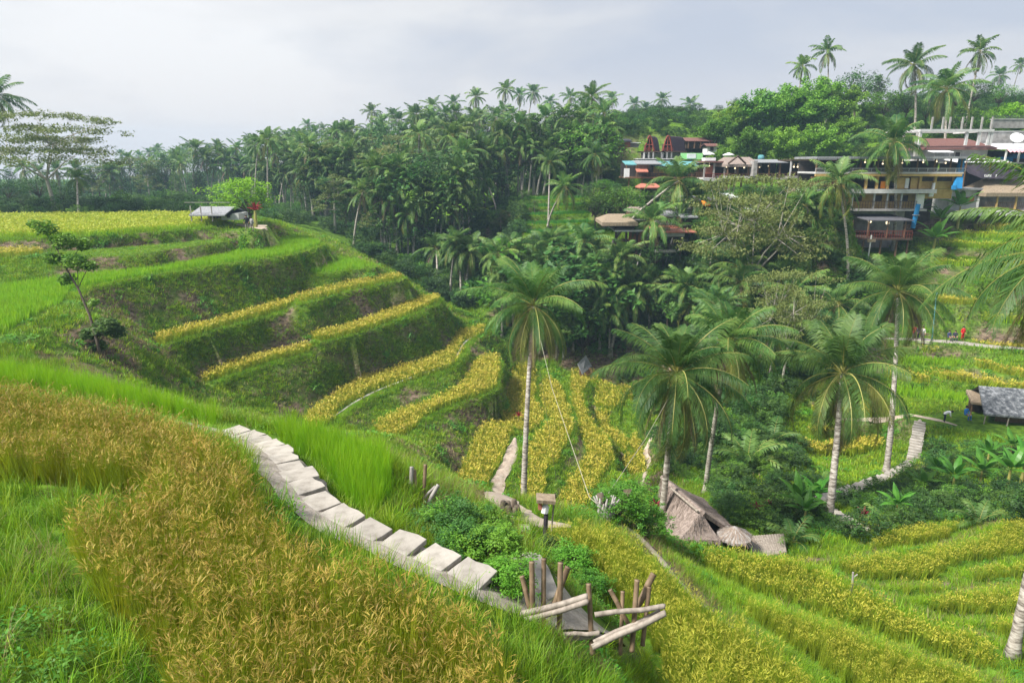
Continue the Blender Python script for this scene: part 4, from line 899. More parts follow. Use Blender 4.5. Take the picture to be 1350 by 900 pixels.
gb = [(948,150,128),(980,130,130),(1012,112,128),(1045,104,126),(1080,94,130),(1112,106,128),(1000,160,118),(1040,160,116),(1085,160,116),(1120,150,122),(960,185,120),(1150,130,128)]
for i, (px, py, t) in enumerate(sorted(gb)): tree_at('bam1' if i % 2 else 'bam2', px, py, t, '%s of the feathery bamboo clumps above the cafes' % ordinal(i), 'bamboo grove above the cafes', name='bamboo_clump', wide=1.1)
rt = [(915,158,150,'round1'),(930,150,150,'col1'),(948,138,152,'round2'),(970,130,152,'col2'),(1160,100,132,'col1'),(1170,120,126,'round3'),(1195,120,125,'round2'),(1225,135,124,'round1'),(1262,110,130,'round1'),(1290,105,132,'round2'),(1320,112,132,'round3'),(1345,120,130,'round1'),(1270,140,116,'bush2'),(1335,135,116,'lime'),(1135,95,134,'round1'),(1380,120,128,'round2')]
for i, (px, py, t, k) in enumerate(sorted(rt)): tree_at(k, px, py, t, '%s of the leafy trees behind the unfinished concrete house' % ordinal(i), 'trees behind the concrete house')

# ------------------------------------------------------------ the forest that fills the far slopes, tree by tree
random.seed(11)
placed = []
def forest(poly, n, kinds, label, group, size, Hr, step=.8, lod='lo', t0=70):
    """photo-space polygon of crown tops; each tree stands on the real ground at the depth where its height fits"""
    xs = [p[0] for p in poly]; ys = [p[1] for p in poly]; made = 0; tries = 0
    while made < n and tries < n*60:
        tries += 1; px = random.uniform(min(xs), max(xs)); py = random.uniform(min(ys), max(ys))
        if not inside(poly, np.array([(px, py)]))[0]: continue
        H = random.uniform(*Hr); best = None
        for t in np.arange(max(t0, tmin(px)), 330, 3.0):
            q = PT(px, py, t); h = q.z-gz(q.x, q.y); e = abs(h-H)
            if best is None or e < best[0]: best = (e, t, h)
            if e < 1.2: break
        if best[0] > 3: continue
        t = best[1]; r = size*F/t
        if 800 < px < 950 and 135 < py < 240 and t < 136: continue
        if any((px-a)**2+(py-b)**2*1.6 < (step*(r+c)/2)**2 for a, b, c in placed): continue
        placed.append((px, py, r)); k = random.choices([k_[0] for k_ in kinds], [k_[1] for k_ in kinds])[0]
        if k == 'palm': palm_at(px, py, 3.5*F/t*random.uniform(.8, 1.05), lod, 'coconut palm '+label, 'palms '+group, None, t)
        else: tree_at(k, px, py, t, {'layer': 'olive tiered tree ', 'bam1': 'feathery bamboo clump ', 'bam2': 'feathery bamboo clump '}.get(k, 'leafy green tree ')+label, 'trees '+group, name='tree' if 'bam' not in k else 'bamboo_clump')
        made += 1
    print(group, made)
mix = [('palm', 11), ('round1', .7), ('round2', .6), ('col1', 1.3), ('col2', 1.0), ('layer', 1.2), ('round3', .4)]
forest([(130,215),(230,195),(330,190),(330,245),(250,262),(110,262),(0,262),(-20,225)], 85, mix, 'in the hazy far forest on the left', 'in the hazy far forest on the left', 3.4, (11, 17), t0=165, step=.7)
forest([(330,185),(480,165),(490,230),(470,290),(400,300),(345,275),(330,245)], 68, mix, 'on the slope below the far white houses', 'on the slope below the far white houses', 3.0, (10, 15), t0=128, step=.58)
forest([(480,158),(600,145),(620,200),(600,300),(540,340),(470,290)], 68, mix, 'on the slope of the central hill', 'on the slope of the central hill', 3.0, (10, 16), t0=108, step=.58)
forest([(600,145),(780,145),(930,150),(930,160),(850,165),(830,200),(800,235),(690,245),(600,250)], 70, mix, 'near the top of the central hill', 'near the top of the central hill', 3.0, (9, 15), t0=122, step=.58)
forest([(470,290),(560,300),(700,315),(820,320),(870,400),(840,440),(780,440),(700,400),(640,410),(580,380)], 46, [('palm', 12), ('round3', 1), ('col1', 1), ('bush', 1.5)], 'in the deep middle ravine', 'in the deep middle ravine', 2.6, (7, 12), lod='mid', step=.55)
forest([(870,340),(1060,330),(1110,400),(1130,460),(1060,480),(960,470),(900,440),(840,440)], 30, [('palm', 6), ('round3', 1), ('col1', 1), ('bush', 1.5), ('round1', 1)], 'below the stilted cafes', 'below the stilted cafes', 2.4, (4, 8), lod='mid', step=.75)

for i, (px, py) in enumerate(((782,240),(796,236),(810,240),(800,252),(786,256),(822,246))): tree_at('round3' if i % 2 else 'round1', px, py, 109-i*.8, '%s of the leafy trees at the end of the far green terraces' % nth(i+1), 'trees at the end of the far terraces')
# small leafy trees pushing up between the hillside huts
forest([(845,245),(1110,240),(1115,330),(840,335)], 18, [('bush2', 2), ('round3', 3), ('round1', 2), ('layer', 1.5), ('palm', 2), ('col1', 1)], 'squeezed between the hillside huts', 'between the hillside huts', 2.0, (2.5, 5.5), t0=84)
# dark scrub under the trees: nobody could count it
def scrub_coll():
    ms = []
    for k in ('bush', 'bush2', 'bushd'): ms.append(BR[k][1])
    return proto_coll('scrub', ms)
SC = scrub_coll()
def scrub(name, poly_px, dens, r0, r1, smin, smax, mix_=(.35, .2, .45), label='dense green scrub and undergrowth between the trees', avoid=True, H=1):
    P, nr = area_points(dens, r0, r1); t = P[:, 1]*CP-(P[:, 2]-CAMZ)*SP; u_ = P[:, 1]*SP+(P[:, 2]-CAMZ)*CP; px = np.c_[675+F*P[:, 0]/t, 450-F*u_/t]
    ok = inside(poly_px, px) & path_clear(P[:, :2], 1.0) & ~((px[:, 0] > 812) & (px[:, 0] < 935) & (px[:, 1] > 180) & (px[:, 1] < 245))
    for r in T:
        if r['crop'] != 'none': ok &= ~inside(r['xy'], P[:, :2])
    for c in CLEARINGS: ok &= ~inside(c, P[:, :2])
    ok &= ~((px[:, 0] > 300) & (px[:, 0] < 655) & (t < 97)); P = P[ok]; n = len(P)
    if avoid:
        d = cull_hidden(P+np.array((0, 0, 1.5)), .5); P = P[d]; n = len(P)
    if not n: return
    s = rng.uniform(smin, smax, n); sc = np.c_[s, s, s*H*rng.uniform(.7, 1.1, n)]; P[:, 2] -= .4*s
    return scatter(name, P, np.c_[rng.normal(0, .12, n), rng.normal(0, .12, n), rng.uniform(0, 6.28, n)], sc, rng.choice(3, n, p=mix_), SC, label, 'undergrowth')
scrub('undergrowth', [(-60,200),(300,195),(480,150),(930,150),(940,200),(1140,190),(1200,110),(1420,100),(1420,235),(1230,235),(1100,225),(800,250),(700,250),(690,320),(840,330),(880,450),(640,450),(560,380),(470,330),(420,300),(-60,282)], .16, 85, 330, .45, .95, mix_=(.3, .1, .6))
scrub('undergrowth', [(470,330),(690,320),(840,330),(1060,330),(1140,350),(1160,430),(1100,470),(1060,520),(1030,580),(880,620),(860,560),(800,470),(640,450),(560,380)], .30, 50, 112, .35, .9, mix_=(.45, .2, .35), label='dense scrub filling the ravine under the palms')
scrub('undergrowth', [(840,240),(1112,240),(1118,345),(840,335)], .4, 80, 112, .3, .7, label='bushes growing between the hillside huts')
scrub('undergrowth', [(1180,330),(1225,330),(1215,400),(1180,430),(1150,400)], .4, 76, 100, .25, .5, label='bushes below the right hand cafes')
scrub('undergrowth', [(880,560),(960,540),(1060,560),(1060,640),(1150,650),(1215,600),(1350,575),(1420,600),(1420,690),(1250,690),(1130,715),(1050,705),(960,690),(920,640),(880,620)], .85, 28, 60, .22, .55, label='lush green jungle plants in the gully behind the hut', H=1.0)
# bananas in the gully
random.seed(3)
for i, (px, py, s) in enumerate(((1232,640,1.2),(1255,655,1.3),(1290,650,1.4),(1325,655,1.6),(1345,640,1.5),(1215,660,1.1),(1300,620,1.2),(1330,610,1.2),(1180,690,1.0),(1048,690,1.4),(1075,675,1.2),(1060,700,1.1))):
    plant_at(px, py, BAN, '%s of the banana plants in the gully at the right' % (ordinal(sorted([1232,1255,1290,1325,1345,1215,1300,1330,1180,1048,1075,1060]).index(px))), 'banana plants in the gully', s*.68)
for i, (px, py, s) in enumerate(((1228,345,1.9),(1262,300,1.8),(1236,312,1.5),(1205,300,1.5))): plant_at(px, py, BAN, ['pale green banana plant on the bank under the right cafes', 'banana plant against the grey house wall', 'banana plant left of the one against the grey house', 'banana plant beside the blue slide'][i], None, s)
for i, (px, py) in enumerate(((997,690),(1012,684),(1137,698))): plant_at(px, py, BANR, ['left red cordyline between the hut and the gully', 'right red cordyline between the hut and the gully', 'small red cordyline at the foot of the lower steps'][i], None, .9, name='cordyline')
# crimson plants at the hut and in the terraces
plant_at(862, 690, BANR, 'red leaved cordyline beside the thatched hut', None, 1.0, name='cordyline'); plant_at(683, 560, BANR, 'low dark red bush in the golden valley field', None, 1.1, name='cordyline')
plant_at(337, 300, BANR, 'tall dark red shrub behind the two visitors on the left track', None, 2.2, name='cordyline')
FE = fern_mesh(4)
def fern_at(px, py, s, label, group=None):
    q = hitpix(px, py); o = mobj('fern', FE, None, (q.x, q.y, q.z), (0, 0, random.uniform(0, 6)), (s,)*3); tag(o, label, 'plant', group); return o
for i, (px, py, s) in enumerate(((1168,695,1.2),(1045,715,1.3),(985,610,2.6),(1018,585,2.2),(1085,640,1.2),(1290,690,1.3))): fern_at(px, py, s, ['yellow green fern like palm at the edge of the upper golden field', 'fern like young palm beside the bamboo deck', 'dark drooping sago palm in the shade behind the hut', 'blue grey sago palm right of the dark one', 'young palm beside the concrete walkway', 'young palm at the gully edge above the big golden field'][i])
# leaning young tree on the left bank
def small_tree():
    o0 = hitpix(133, 470); o = empty('tree', o0, 0, 'thin leaning young tree with sparse leaves on the left bank', 'tree')
    t = o0.y*CP-(o0.z-CAMZ)*SP; P_ = [(133,472),(128,450),(118,415),(103,380),(88,355),(76,330)]; W_ = [PT(x, y, t-.0)-o0 for x, y in P_]
    tb = MB(); tb.tube(W_, [.11,.10,.08,.06,.045,.02], 8, 0); random.seed(4); cb = MB()
    def limb(a, b, r=.03): m_ = (a+b)/2+Vector((0, .1, .12)); tb.tube([a, m_, b], [r, r*.7, r*.3], 5, 0)
    for (x, y, r, n, i) in ((60,300,.75,90,5),(82,318,.8,120,5),(108,322,.6,70,4),(70,340,.6,80,4),(100,345,.75,110,3),(118,350,.5,60,3),(88,368,.55,60,3),(45,295,.4,30,5),(125,398,.35,26,2),(140,430,.8,190,1),(118,440,.6,110,1),(155,437,.55,90,1),(130,455,.55,90,1)):
        c = PT(x, y, t+random.uniform(-.5, .5))-o0; limb(W_[i], c); leaf_cloud(cb, c, r, n*4, .14, 0 if i > 1 else 1, .7)
    tb.build('trunk', M['bark_dark'], o, True); cb.build('crown', [M['leaf_bright'], M['leaf_mid']], o)
small_tree()
for i, (px, py, h_, k, lab) in enumerate(((648,752,.75,'bush2','leafy green bush between the path and the concrete landing'),(612,736,.6,'bush','low bush behind the raised slab'),(668,782,.55,'bush2','small bush just left of the near bamboo uprights'),(752,760,.8,'bush2','bright bush right of the concrete landing under the post'),(733,735,.6,'bush','round low bush at the foot of the black post'),(775,785,.6,'bush2','low bush behind the bamboo racks'),(596,712,.7,'bush','bush below the broken stakes'),(636,712,.7,'bush2','bush left of the small gate'),(835,685,2.0,'bush2','big bright bush left of the thatched hut'),(815,690,1.2,'bush2','bush between root stump and thatched hut'),(852,705,1.0,'bush2','low bush touching the thatched hut'))):
    q = hitpix(px, py); o = empty('bush', (q.x, q.y, q.z-.05), i, lab, 'bush'); tm, cm, H0 = BR[k+'s']; s = (h_/H0*1.25, h_/H0*1.25, h_/H0); mobj('stem', tm, o, sc=s); mobj('foliage', cm, o, sc=s)
# ------------------------------------------------------------ building materials
def plain(n, c, c2=None, sc=3, **k): M[n] = mat(n, [c, c2 or tuple(min(1, x*1.5) for x in c)], scale=sc, detail=8, **k)
plain('concrete', (.20,.19,.18), (.38,.37,.36), 1.3); plain('concrete_pale', (.38,.38,.38), (.55,.55,.55), 1.5); plain('white_wall', (.55,.55,.54), (.75,.75,.74), 1.2)
plain('ochre', (.36,.23,.07), (.50,.35,.14), 2); plain('dark_wood', (.035,.022,.016), (.09,.06,.045), 6, stretch=(1,1,.3)); plain('red_wood', (.14,.03,.02), (.24,.06,.04), 5)
plain('brown_wood', (.10,.055,.03), (.20,.12,.07), 6); plain('dark_fabric', (.018,.016,.022), (.045,.035,.05), 3); plain('tin', (.14,.145,.16), (.34,.35,.37), 2.5, stretch=(6,1,1)); plain('tin_dark', (.06,.06,.07), (.13,.13,.15), 3)
plain('maroon_tile', (.11,.05,.045), (.20,.10,.085), 5, stretch=(1,1,4)); plain('purple_shingle', (.055,.03,.05), (.11,.07,.10), 6); plain('turquoise_roof', (.06,.22,.25), (.16,.36,.38), 2)
plain('blue_panel', (.01,.14,.34), (.02,.22,.48), 1.5); plain('lime_board', (.25,.62,.20), (.42,.78,.36), .8); plain('red_tile', (.30,.09,.06), (.48,.20,.14), 6); plain('orange_panel', (.70,.20,.01), (.80,.28,.02), 2)
plain('shutter', (.36,.13,.05), (.50,.22,.10), 4); plain('pink_fabric', (.55,.26,.30), (.72,.42,.45), 3); plain('white_metal', (.62,.63,.66), (.80,.81,.84), 2); plain('white_cloth', (.62,.63,.66), (.8,.8,.82), 2)
M['thatch'] = mat('thatch', [(.13,.10,.09), (.25,.20,.175), (.36,.30,.265)], scale=7, stretch=(1, 1, .25), rough=1, detail=10, bump=1.0, dist=.6)
M['straw'] = mat('straw', [(.17,.13,.09), (.33,.265,.19)], scale=6, stretch=(1, 1, .3), rough=1, detail=10, bump=1.0)
M['straw_edge'] = mat('straw_edge', [(.20,.15,.12), (.36,.29,.24)], scale=14, stretch=(1, 1, .15), rough=1, detail=6, bump=1)
M['bamboo_old'] = mat('bamboo_old', [(.17,.145,.12), (.36,.315,.27)], scale=5, stretch=(2, 2, .6), rough=.6, detail=6)
M['bamboo_brown'] = mat('bamboo_brown', [(.10,.068,.042), (.27,.195,.125)], scale=5, stretch=(1, 1, .5), rough=.55, detail=6)
M['bamboo_grey'] = mat('bamboo_grey', [(.22,.20,.19), (.38,.36,.34)], scale=4, rough=.8, detail=6)
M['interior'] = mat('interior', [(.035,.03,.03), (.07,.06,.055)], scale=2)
M['lampglow'] = bpy.data.materials.new('lampglow'); M['lampglow'].use_nodes = True; _b = M['lampglow'].node_tree.nodes['Principled BSDF']; _b.inputs['Base Color'].default_value = (.8,.7,.5,1); _b.inputs['Emission Color'].default_value = (1,.8,.5,1); _b.inputs['Emission Strength'].default_value = .35

M['shingle'] = mat('shingle', [(.05,.055,.065), (.13,.14,.15), (.30,.31,.33)], scale=3, detail=10, rough=.9, pos=[.4,.52,.66], bump=.5)
class Bld:
    """a building whose facade stands on the vertical plane y = Y; its pieces are given by photo columns/rows and metres of depth behind the facade"""
    def __init__(s, name, px, py, t, label, cat='building', group=None):
        s.Y = t*(CP-(py-450)/F*SP); s.ref = py; s.o = None
        p = s.w(px, py); s.o = empty(name, p, 0, label, cat, group); s.base = Vector(p)
    def w(s, px, py, dy=0):
        v = (s.ref-450)/F; t = s.Y/(CP-v*SP); x = t*(px-675)/F
        v2 = (py-450)/F; z = CAMZ-s.Y*(SP+v2*CP)/(CP-v2*SP); return Vector((x, s.Y+dy, z))
    def l(s, px, py, dy=0): return s.w(px, py, dy)-s.base
    def box(s, name, x0, x1, y0, y1, d0, d1, m, parent=None):
        a, b = s.l(x0, y0, d0), s.l(x1, y1, d1); mb = MB(); mb.box((a+b)/2, (abs(b.x-a.x), abs(d1-d0), abs(a.z-b.z))); return mb.build(name, M[m], parent or s.o)
    def boxes(s, name, lst, m, parent=None):
        mb = MB()
        for x0, x1, y0, y1, d0, d1 in lst: a, b = s.l(x0, y0, d0), s.l(x1, y1, d1); mb.box((a+b)/2, (abs(b.x-a.x), abs(d1-d0), abs(a.z-b.z)))
        return mb.build(name, M[m], parent or s.o)
    def posts(s, name, xs, y0, y1, d, w_, m):
        for x in xs:
            a, b = s.l(x, y0, d), s.l(x, y1, d); mb = MB(); mb.box((a+b)/2, (w_, w_, abs(a.z-b.z))); mb.build(name, M[m], s.o)
    def rail(s, x0, x1, y0, y1, d, m, n=None, name='railing'):
        a, b = s.l(x0, y0, d), s.l(x1, y1, d); mb = MB(); W_ = b.x-a.x; n = n or max(3, int(W_/.35)); h = abs(a.z-b.z)
        mb.box(((a.x+b.x)/2, d, max(a.z, b.z)), (W_, .07, .07)); mb.box(((a.x+b.x)/2, d, min(a.z, b.z)+h*.45), (W_, .04, .04))
        for i in range(n+1): mb.box((a.x+W_*i/n, d, (a.z+b.z)/2), (.04, .04, h))
        return mb.build(name, M[m], s.o)
    def roof(s, name, x0, x1, ye, yr, d0, d1, m, over=0, th=.12, hip=.0, parent=None, single=False):
        """gable/hip roof: eave row ye, ridge row yr, from depth d0 to d1; single = mono-pitch rising to the back"""
        a, b = s.l(x0, ye, d0), s.l(x1, ye, d0); zr = s.l(x0, yr, d0).z; mb = MB(); X0, X1 = a.x-over, b.x+over; z = a.z
        if single: V_ = [(X0, d0, z), (X1, d0, z), (X1, d1, zr), (X0, d1, zr)]; Fc = [(0, 1, 2, 3)]
        else:
            m_ = (d0+d1)/2; h = (X1-X0)*hip; V_ = [(X0, d0, z), (X1, d0, z), (X1, d1, z), (X0, d1, z), (X0+h, m_, zr), (X1-h, m_, zr)]; Fc = [(0, 1, 5, 4), (2, 3, 4, 5), (3, 0, 4), (1, 2, 5)]
        k = len(V_); V2 = V_+[(x, y, z_-th) for x, y, z_ in V_]; F2 = Fc+[tuple(k+i for i in f[::-1]) for f in Fc]+[(i, (i+1) % 4, k+(i+1) % 4, k+i)[::-1] for i in range(4)]
        mb.add(V2, F2); return mb.build(name, M[m], parent or s.o)
def window(B_, x0, x1, y0, y1, d, m='interior', fm='dark_wood', name='window'):
    f = B_.boxes(name, [(x0, x1, y0, y0+.8, d-.08, d+.05), (x0, x1, y1-.8, y1, d-.08, d+.05), (x0, x0+.7, y0+.8, y1-.8, d-.08, d+.05), (x1-.7, x1, y0+.8, y1-.8, d-.08, d+.05)], fm)
    B_.box('pane', x0+.7, x1-.7, y0+.8, y1-.8, d-.02, d+.02, m, parent=f); return f
def lamps(B_, pts, d, r=.12):
    for x, y in pts:
        bm = bmesh.new(); bmesh.ops.create_icosphere(bm, subdivisions=1, radius=r); c = B_.l(x, y, d); mb = MB(); mb.add([v.co+c for v in bm.verts], [[v.index for v in f.verts] for f in bm.faces]); bm.free()
        mb.tube([c, c+Vector((0, 0, .5))], .012, 3); mb.build('lamp', M['lampglow'], B_.o)

# --- the tall stacked cafe
B = Bld('cafe_building', 1180, 336, 92, 'tall stacked cafe with ochre middle storey and dark open terraces')
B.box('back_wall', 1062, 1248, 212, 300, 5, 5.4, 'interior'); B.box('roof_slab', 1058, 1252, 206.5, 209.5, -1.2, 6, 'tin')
B.box('terrace_floor', 1060, 1248, 226.8, 229, -.8, 5, 'concrete_pale'); B.box('fascia', 1060, 1246, 229.3, 232.5, -.9, -.6, 'ochre')
B.posts('post', (1062, 1088, 1118, 1140, 1165, 1190, 1212, 1232, 1246), 209.6, 226.6, -.4, .16, 'brown_wood'); B.rail(1060, 1250, 222, 226.6, -.7, 'concrete_pale', 16)
lamps(B, ((1130,214),(1153,216),(1178,215),(1205,214),(1222,213),(1234,215),(1100,215)), 1)
B.box('wall', 1198, 1242, 239, 249, .2, .5, 'ochre'); B.box('wall', 1060, 1100, 233, 249, .2, .5, 'brown_wood'); B.box('panel', 1168, 1183, 234, 249, -.2, -.05, 'ochre'); B.box('panel', 1186, 1195, 234, 249, -.2, -.05, 'ochre'); B.box('white_panel', 1178.5, 1183, 235, 248, -.32, -.22, 'white_wall')
B.box('door', 1148, 1154, 239, 248.5, -.2, -.05, 'orange_panel'); B.posts('post', (1100, 1128, 1142, 1156, 1197, 1216, 1240), 232.6, 249, -.3, .3, 'ochre'); window(B, 1199, 1214, 234, 239, .1); window(B, 1219, 1237, 234, 239, .1); B.box('door', 1242, 1246, 234, 249, 0, .2, 'red_wood')
B.box('floor_slab', 1060, 1215, 249.3, 254.5, -1.2, 5, 'concrete_pale'); B.box('wall', 1110, 1206, 255, 275, 1, 1.3, 'ochre')
for i, x in enumerate((1122, 1148, 1168, 1182)): window(B, x, x+9, 258, 266, .9)
B.rail(1118, 1194, 265, 274.4, -.8, 'dark_wood', 22); B.posts('post', (1112, 1140, 1157, 1175, 1194), 254.7, 274.5, -.5, .2, 'concrete_pale'); B.box('floor_slab', 1110, 1206, 275, 277.5, -1.2, 5, 'concrete'); B.box('wall', 1196, 1206, 256, 274.5, -.3, -.1, 'white_wall')
B.box('wall', 1205, 1244, 249.3, 262, .3, .6, 'ochre'); B.box('foundation', 1060, 1210, 278, 345, 4.5, 5.5, 'concrete'); B.box('drainpipe', 1213.5, 1216, 241, 257, -.5, -.2, 'white_metal'); B.box('drainpipe', 1210, 1215, 254, 259, -.6, -.3, 'white_metal')
B.roof('deck_roof', 1119, 1176, 287, 283.5, -4, 2, 'tin_dark', single=True); B.box('deck_floor', 1100, 1176, 310, 312, -4.2, 4, 'dark_wood'); B.rail(1100, 1176, 301, 309.8, -4, 'red_wood', 24); B.posts('post', (1102, 1122, 1146, 1168), 287.5, 309.5, -3.6, .15, 'brown_wood'); B.posts('stilt', (1104, 1118, 1140, 1160, 1174), 312, 345, -3.6, .18, 'brown_wood')
lamps(B, ((1136,291),(1159,293)), -1, .25)
B = Bld('slide', 1257, 250, 90, 'bright blue plastic chute beside the ochre cafe storey', 'slide'); mb = MB()
q = [B.l(1260, 208.5, 0), B.l(1265.5, 209.5, 0), B.l(1258, 248, -1.6), B.l(1248, 248.5, -1.6)]; q2 = [p+Vector((0, .5, .0)) for p in q]; mb.add(q+q2, [(0,1,2,3), (7,6,5,4), (0,4,5,1), (1,5,6,2), (2,6,7,3), (3,7,4,0)]); mb.build('chute', M['blue_panel'], B.o); B.boxes('rim', [(1264.5, 1266, 207.5, 212, -.2, .6), (1247.5, 1249, 244, 249.5, -1.9, -1)], 'blue_panel')
B = Bld('water_pipe', 1204, 302, 88, 'narrow blue chute below the stacked cafe', 'pipe'); mb = MB(); mb.bar(B.l(1206, 269), B.l(1203, 301), .28, 10); mb.build('pipe', M['blue_panel'], B.o); B.box('bracket', 1201, 1208, 283, 284, -.4, .2, 'tin')
# --- unfinished concrete house
B = Bld('concrete_house', 1260, 213, 100, 'unfinished grey concrete house with bare columns above a maroon roof')
B.box('wall', 1222, 1303, 194, 213, .5, 6, 'concrete_pale'); B.roof('roof', 1214, 1308, 195.5, 181.5, -1, 8, 'maroon_tile', hip=.2, th=.25); window(B, 1259, 1267, 200, 208, .4, fm='white_wall')
B.boxes('roof_beam', [(1200, 1295, 171, 174.5, -1.5, -.9), (1200, 1295, 169.5, 172.5, 7.5, 8), (1200, 1203, 171, 174, -.85, 7.45), (1292, 1295, 171, 174, -.85, 7.45)], 'concrete_pale'); B.posts('column', (1202, 1262, 1278, 1290, 1294), 174.6, 192, -1.2, .32, 'concrete_pale'); B.posts('column', (1211,), 174.6, 213, 1.0, .5, 'concrete'); B.posts('column', (1215, 1229, 1238, 1254, 1266, 1279, 1292), 155, 170.8, -1.2, .2, 'concrete'); B.posts('column', (1203, 1225, 1245), 174.6, 190, 7.7, .3, 'concrete')
B.roof('lean_to_roof', 1216, 1242, 200.5, 197, -2.5, .4, 'white_metal', single=True); B.posts('column', (1220, 1238), 201, 212, -2.2, .15, 'concrete'); B.box('floor_slab', 1212, 1306, 213, 215.5, -2, 7, 'concrete')
# --- tent
B = Bld('tent', 1300, 236, 94, 'large dark fabric tent with small white lettering beside the concrete house', 'tent'); mb = MB()
top = [(1274,213),(1292,209.5),(1312,210.5),(1332,215),(1345,220)]; bot = [(1271,228),(1288,235),(1306,235.5),(1330,236),(1345,232)]
fr = [B.l(x, y, 2.0) for x, y in top]; bo = [B.l(x, y, -.6-.3*(i % 2)) for i, (x, y) in enumerate(bot)]; bk = [B.l(x, y+4, 6) for x, y in top]
mb.add(fr+bo+bk, [(i, i+1, 6+i, 5+i) for i in range(4)]+[(10+i, 11+i, i+1, i) for i in range(4)]); mb.build('canopy', M['dark_fabric'], B.o)
B.roof('ridge_roof', 1268, 1338, 213.5, 209, 1.2, 5, 'white_metal', single=True); B.posts('pole', (1274, 1306, 1330), 213, 248, .5, .12, 'brown_wood'); B.box('back_wall', 1272, 1335, 214, 248, 6, 6.2, 'interior')
B.boxes('lettering', [(1291.2,1292,230,233,-.98,-.92),(1292,1293.4,232.3,233,-.98,-.92),(1293.8,1294.5,230,233,-.98,-.92),(1295.5,1296.2,230,233,-.98,-.92),(1294.5,1295.5,232.3,233,-.98,-.92),(1296.8,1297.5,230,233,-.98,-.92),(1298.2,1299,230,233,-.98,-.92),(1299,1300,230,230.6,-.98,-.92),(1299,1300,231.3,231.9,-.98,-.92),(1299,1300,232.4,233,-.98,-.92),(1306,1307,230,233.4,-.98,-.92)], 'white_cloth')
# --- grey house with shutters and straw awning
B = Bld('grey_house', 1300, 282, 95, 'low grey house with orange shutters and a straw awning at the right edge')
B.box('wall', 1247, 1287, 250.5, 276, 0, 5, 'concrete_pale'); B.box('wall', 1287, 1420, 252, 276, 2.4, 5, 'concrete'); B.box('roof_slab', 1244, 1290, 247.8, 250.2, -.7, 5.4, 'tin'); B.box('pillar', 1284, 1286.5, 250.5, 276, -.3, -.05, 'white_wall'); B.box('pillar', 1247.5, 1249.5, 250.5, 276, -.3, -.05, 'white_wall')
sh = window(B, 1264, 1271, 260, 266, -.05); B.box('shutter', 1255, 1263.5, 259.7, 266, -.12, -.02, 'shutter'); B.box('shutter', 1271.5, 1280.5, 259.7, 266, -.12, -.02, 'shutter'); window(B, 1288, 1295, 260.5, 267.5, 2.3)
B.roof('straw_awning', 1283, 1365, 253.5, 236, -2, 4.5, 'straw', th=.5, hip=.15); B.posts('post', (1301, 1325.5, 1350), 253, 276, -1.6, .2, 'ochre'); B.rail(1287, 1400, 266, 275.6, -1.5, 'bamboo_brown', 46); B.box('foundation', 1247, 1420, 276.2, 283, -2, 5, 'white_wall')
B = Bld('white_roofed_shed', 1335, 214, 100, 'white metal roofed shed with a scalloped pink awning at the right edge'); B.roof('roof', 1305, 1400, 196.5, 187.5, -2, 6, 'white_metal', single=True); mb = MB(); xs = np.linspace(1311, 1400, 37); a_ = [B.l(x, 197, -2.1) for x in xs]; b_ = [B.l(x, 200+1.6*(i % 2), -2.6) for i, x in enumerate(xs)]
mb.add(a_+b_, [(i, i+1, 38+i, 37+i) for i in range(36)]); mb.build('awning', M['pink_fabric'], B.o); B.posts('post', (1313, 1330, 1350), 198, 214, -1.8, .2, 'white_wall'); B.box('back_wall', 1305, 1400, 198, 214, 4, 4.3, 'interior'); B.boxes('counter', [(1316, 1335, 207, 213, 0, 1), (1340, 1370, 203, 209, 1, 2)], 'blue_panel'); B.box('floor', 1305, 1400, 214, 216, -2, 5, 'concrete')
# satellite dish
B = Bld('satellite_dish', 1336, 190, 99, 'large white satellite dish above the white shed roof', 'satellite dish'); mb = MB(); c = B.l(1336.5, 181.5, -.4); n_ = Vector((-.25, -.75, .6)).normalized(); a = n_.orthogonal().normalized(); b = n_.cross(a); vs = [c-n_*.18]
for k in (.35, .7, 1): vs += [c-n_*.18*(1-k*k)+(a*math.cos(i*math.pi/10)+b*math.sin(i*math.pi/10))*.86*k for i in range(20)]
mb.add(vs, [(0, 1+i, 1+(i+1) % 20) for i in range(20)]+[(1+20*k+i, 1+20*(k+1)+i, 1+20*(k+1)+(i+1) % 20, 1+20*k+(i+1) % 20) for k in range(2) for i in range(20)]); mb.build('dish', M['white_metal'], B.o, True); mb = MB(); mb.bar(c-n_*.15, B.l(1336.5, 190, .2), .07); mb.build('mast', M['tin_dark'], B.o)
mb = MB(); mb.bar(c-n_*.1, c+n_*.75, .02); mb.bar(c+a*.8, c+n_*.75, .015, 4); mb.box(c+n_*.78, (.12, .12, .12)); mb.build('feed_arm', M['tin_dark'], B.o)
# retaining walls on the slope behind
for i, (x0, x1, y0, y1, t) in enumerate(((1293,1420,174,186,106),(1308,1420,158,166,112))):
    B = Bld('retaining_wall', (x0+x1)/2, y1, t, ['grey concrete retaining wall behind the satellite dish', 'upper grey retaining wall with fence on the right hill'][i], 'wall'); B.box('wall', x0, x1, y0, y1+3, 0, .6, 'concrete'); B.boxes('coping', [(x0-1, x1, y0-1.2, y0-.2, -.1, .7)], 'concrete_pale')
    if i: B.rail(x0, x1, y0-5, y0-1.3, .3, 'tin_dark', 30, name='fence')
